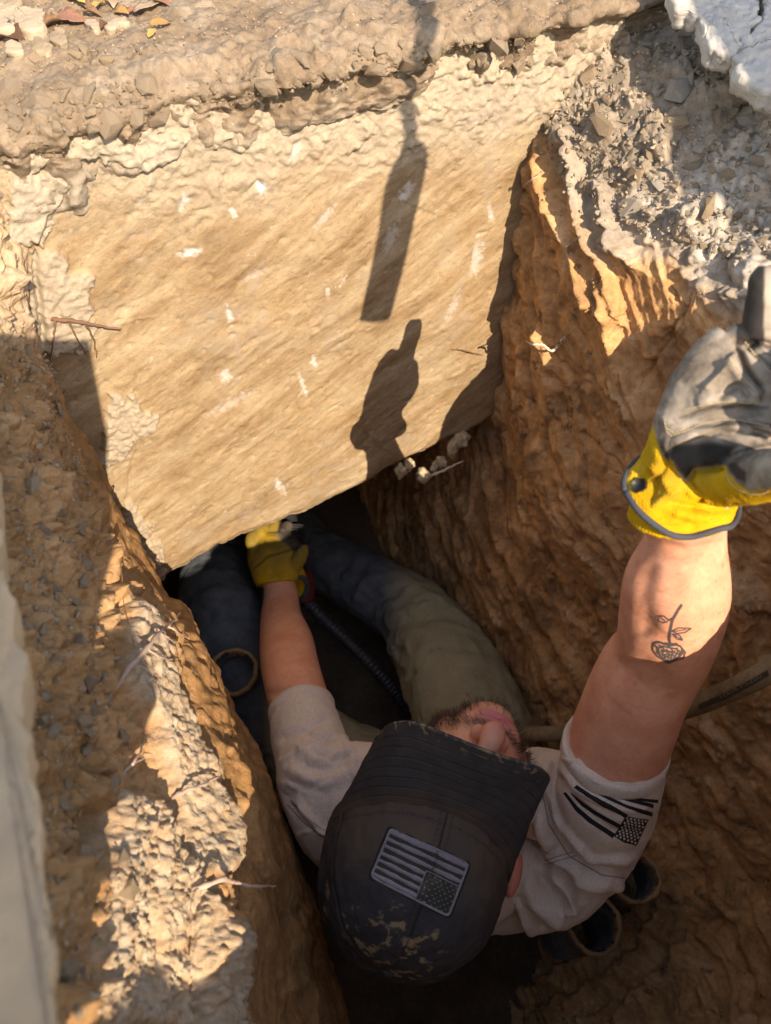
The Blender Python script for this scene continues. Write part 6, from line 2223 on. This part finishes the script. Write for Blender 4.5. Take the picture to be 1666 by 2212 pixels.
def text_on(bv, txt, pl, size, mat, parent, name, off=.0008):
    """Flat letters laid on a surface along a photo line."""
    cu = bpy.data.curves.new('t', 'FONT'); cu.body = txt; cu.size = 1.0; cu.resolution_u = 2
    ob = bpy.data.objects.new('t', cu); COL.objects.link(ob)
    dg = bpy.context.evaluated_depsgraph_get(); dg.update()
    me = bpy.data.meshes.new_from_object(ob.evaluated_get(dg))
    bpy.data.objects.remove(ob)
    co = get_co(me)
    w = co[:, 0].max()
    (x0, y0), (x1, y1) = pl
    L = math.hypot(x1 - x0, y1 - y0)
    dx, dy = (x1 - x0) / L, (y1 - y0) / L
    sxy = L / w
    out = []
    for c in co:
        u = x0 + dx * c[0] * sxy + dy * c[1] * size; v = y0 + dy * c[0] * sxy - dx * c[1] * size
        h = hit(bv, u, v, off)
        out.append(h[0] if h else Vector((0, 0, -5)))
    set_co(me, np.array([list(p) for p in out]))
    bm = bmesh.new(); bm.from_mesh(me)
    bmesh.ops.delete(bm, geom=[x for x in bm.verts if x.co.z < -4], context='VERTS')
    bm.to_mesh(me); bm.free()
    o = bpy.data.objects.new(name, me); COL.objects.link(o)
    me.materials.append(mat)
    if parent:
        o.parent = parent; o.matrix_parent_inverse = parent.matrix_world.inverted()
    return o


bpy.context.view_layer.update()
_cb = bvh_of(tube_)
V, F = prune(*poly_on(_cb, ([(1508, 1522), (1560, 1499), (1610, 1474), (1658, 1447)], [(1512, 1532), (1566, 1511), (1616, 1486), (1662, 1459)]), 30, 3, .0004))
_s = link('bare_strip', simple_mesh(V, F), M_SCUFF); _s.parent = tube_; _s.matrix_parent_inverse = tube_.matrix_world.inverted()
text_on(_cb, '100A PS200', ((1556, 1511), (1648, 1462)), 13, M_LETTER, tube_, 'printed_text')

# corrugated hose and the air tool gripped under the wall
M_RUB = mat_plain('hose_rubber', (0.028, 0.028, 0.03), .5, .4, .2)
hp_ = crom(np.array([list(p) for p in (P(648, 1285, 1.46), P(668, 1305, 1.46), P(700, 1338, 1.45), P(750, 1385, 1.45), P(800, 1435, 1.45), P(838, 1478, 1.46), P(880, 1530, 1.48))]), 150)
o = link('air_hose', simple_mesh(*tube_arrays([Vector(p) for p in hp_], [.0105 + .0022 * (0.5 + .5 * math.sin(k * 1.45)) for k in range(150)], 14)), M_RUB)
recentre(o)
tag(o, 'black ribbed hose running from the lowered glove into the dark pit', 'hose')
M_RED = mat_plain('dark_red_body', (0.11, 0.016, 0.016), .45, .4, .3)
tool = bpy.data.objects.new('air_hammer', None); COL.objects.link(tool); tool.location = P(655, 1300, 1.47)
bpy.context.view_layer.update()
tag(tool, 'dark red and black air hammer gripped by the lowered glove', 'power tool')
for nm, pts, rad, m in (('body', [P(652, 1300, 1.465), P(648, 1270, 1.465), P(642, 1235, 1.465)], [.026, .029, .026], M_RED),
                        ('barrel', [P(642, 1235, 1.465), P(634, 1190, 1.465), P(628, 1160, 1.465), P(622, 1110, 1.49)], [.022, .021, .02, .016], M_RUB)):
    o = tube_obj(nm, pts, rad, m, None, 18, smoothpath=16); o.parent = tool; o.matrix_parent_inverse = tool.matrix_world.inverted()
pp = crom(np.array([list(P(636, 1205, 1.455)), list(P(628, 1170, 1.455)), list(P(624, 1140, 1.46))]), 60)
o = link('bellows', simple_mesh(*tube_arrays([Vector(p) for p in pp], [.026 + .004 * math.sin(k * 1.2) for k in range(60)], 18)), M_RUB)
o.parent = tool; o.matrix_parent_inverse = tool.matrix_world.inverted()

# ------------------------------------------------------------------ unseen things added beside the camera to throw shade into the pit
M_WOOD = mat_plain('weathered_wood', (0.30, 0.22, 0.14), .85, .2, .25)
M_STEEL = mat_plain('dull_steel', (0.22, 0.21, 0.2), .5, .4, .3)
M_CANVAS = mat_plain('olive_canvas', (0.16, 0.15, 0.09), .95, .1, .2)
YP = -0.40


def on_plane(p, y=YP):
    k = (y - p.y) / SUN.y
    return p + SUN * k


# spade read from its shadow, hung on a frame added out of view
sp_out = [(778, 690), (808, 692), (840, 688), (862, 610), (884, 520), (905, 430), (918, 370), (921, 335), (906, 318), (896, 305), (890, 268), (878, 268), (872, 310), (850, 355), (836, 395), (822, 480), (806, 560), (788, 640)]
YS = -0.10
pl2 = [on_plane(wall_pt(u, v), YS) for u, v in sp_out]
spade = bpy.data.objects.new('trenching_spade', None); COL.objects.link(spade); spade.location = sum(pl2, Vector()) / len(pl2)
bpy.context.view_layer.update()
tag(spade, 'narrow steel trenching spade read from its shadow, hung unseen on an added frame', 'spade')
V = [p + Vector((0, .004, 0)) for p in pl2] + [p - Vector((0, .004, 0)) for p in pl2]
n = len(pl2)
F = [tuple(range(n)), tuple(range(2 * n - 1, n - 1, -1))] + [(k, (k + 1) % n, n + (k + 1) % n, n + k) for k in range(n)]
o = link('blade', simple_mesh(V, F), M_STEEL, None, False); o.parent = spade; o.matrix_parent_inverse = spade.matrix_world.inverted()
h0 = on_plane(wall_pt(884, 285), YS); h1 = on_plane(on_ground(905, 120), YS); h2 = on_plane(on_ground(924, 8), YS)
hd = (h2 - h0).normalized()
o = tube_obj('handle', [h0, h1, h2, h2 + hd * .25], [.0085, .0085, .0085, .009], M_WOOD, None, 10); o.parent = spade; o.matrix_parent_inverse = spade.matrix_world.inverted()
ztop = 2.6
frame_ = bpy.data.objects.new('added_frame', None); COL.objects.link(frame_); frame_.location = (0.4, YS, 0)  # unseen support, added to carry the things that cast shade
bpy.context.view_layer.update()
tag(frame_, 'unseen timber frame added to carry the spade and bag that cast shade', 'frame')
for nm, c, s in (('post', (2.0, YS, ztop / 2), (.08, .08, ztop)), ('post', (-1.1, YS, ztop / 2), (.08, .08, ztop)), ('crossbar', (.45, YS, ztop + .04), (3.3, .08, .08))):
    bm = bmesh.new(); box_mesh(bm, Vector(c), s); bmesh.ops.bevel(bm, geom=bm.edges, offset=.006, segments=1)
    o = bm_obj(nm, bm, M_WOOD); o.parent = frame_; o.matrix_parent_inverse = frame_.matrix_world.inverted()
top = h2 + hd * .24
o = tube_obj('rope', [top, Vector((top.x, YS, ztop))], .004, M_CANVAS, None, 8)
tag(o, 'unseen rope added to hold the spade below the crossbar', 'rope')
# canvas bag hanging from the crossbar, added unseen to shade the rubble bank
bag = bpy.data.objects.new('shade_bag', None); COL.objects.link(bag); bag.location = (1.16, YP, .86)
bpy.context.view_layer.update()
tag(bag, 'unseen olive canvas bag added to shade the rubble bank', 'bag')
rings = []
for z_, rx, ry, xo in ((.885, .17, .05, 1.03), (.90, .22, .10, 1.04), (.96, .25, .13, 1.06), (1.08, .24, .13, 1.08), (1.2, .22, .10, 1.09), (1.31, .17, .06, 1.10), (1.34, .06, .03, 1.10)):
    rings.append((Vector((xo + .10, YP, z_)), Vector((rx, 0, 0)), Vector((0, ry, 0))))
o = link('sack', simple_mesh(*vloft(rings, 30)), M_CANVAS); o.parent = bag; o.matrix_parent_inverse = bag.matrix_world.inverted()
o = tube_obj('strap', [Vector((1.20, YP, 1.33)), Vector((1.20, YS, ztop))], .008, M_CANVAS, None, 8); o.parent = bag; o.matrix_parent_inverse = bag.matrix_world.inverted()

# wheelbarrow shape added out of view to shade the left bank
wb = bpy.data.objects.new('shade_barrow', None); COL.objects.link(wb); wb.location = (-.2, -.65, 0)
bpy.context.view_layer.update()
tag(wb, 'steel wheelbarrow shape added unseen to shade the left bank', 'shade_barrow')


def wbp(o): o.parent = wb; o.matrix_parent_inverse = wb.matrix_world.inverted(); return o


V = []
for y_, in ((-.40,), (-.80,)):
    V += [Vector((-.62, y_, .72)), Vector((.224, y_, .716)), Vector((.20, y_, .56)), Vector((.165, y_, .45)), Vector((-.46, y_, .46))]
F = [(0, 1, 2, 3, 4), (9, 8, 7, 6, 5), (1, 6, 7, 2), (2, 7, 8, 3), (3, 8, 9, 4), (4, 9, 5, 0)]
o = wbp(link('tray', simple_mesh(V, F), M_STEEL, None, False))
m = o.modifiers.new('thick', 'SOLIDIFY'); m.thickness = .004
for y_ in (-.46, -.74):
    bm = bmesh.new(); box_mesh(bm, Vector((-.35, y_, .375)), (1.05, .05, .07))
    wbp(bm_obj('rail', bm, M_WOOD))
    bm = bmesh.new(); box_mesh(bm, Vector((-.30, y_, .41)), (.05, .05, .10))
    wbp(bm_obj('riser', bm, M_WOOD))
    bm = bmesh.new(); box_mesh(bm, Vector((-.50, y_, .17)), (.045, .045, .33))
    wbp(bm_obj('leg', bm, M_WOOD))
    wbp(tube_obj('handle', [Vector((-.86, y_, .37)), Vector((-1.1, y_, .42)), Vector((-1.25, y_, .46))], .018, M_WOOD, None, 10))
wh = wbp(tube_obj('wheel', [Vector((.02 + .16 * math.cos(a), -.60, .19 + .16 * math.sin(a))) for a in [2 * math.pi * k / 24 for k in range(25)]], .035, M_RUB, None, 10))
wbp(tube_obj('axle', [Vector((.02, -.78, .19)), Vector((.02, -.42, .19))], .012, M_STEEL, None, 8))
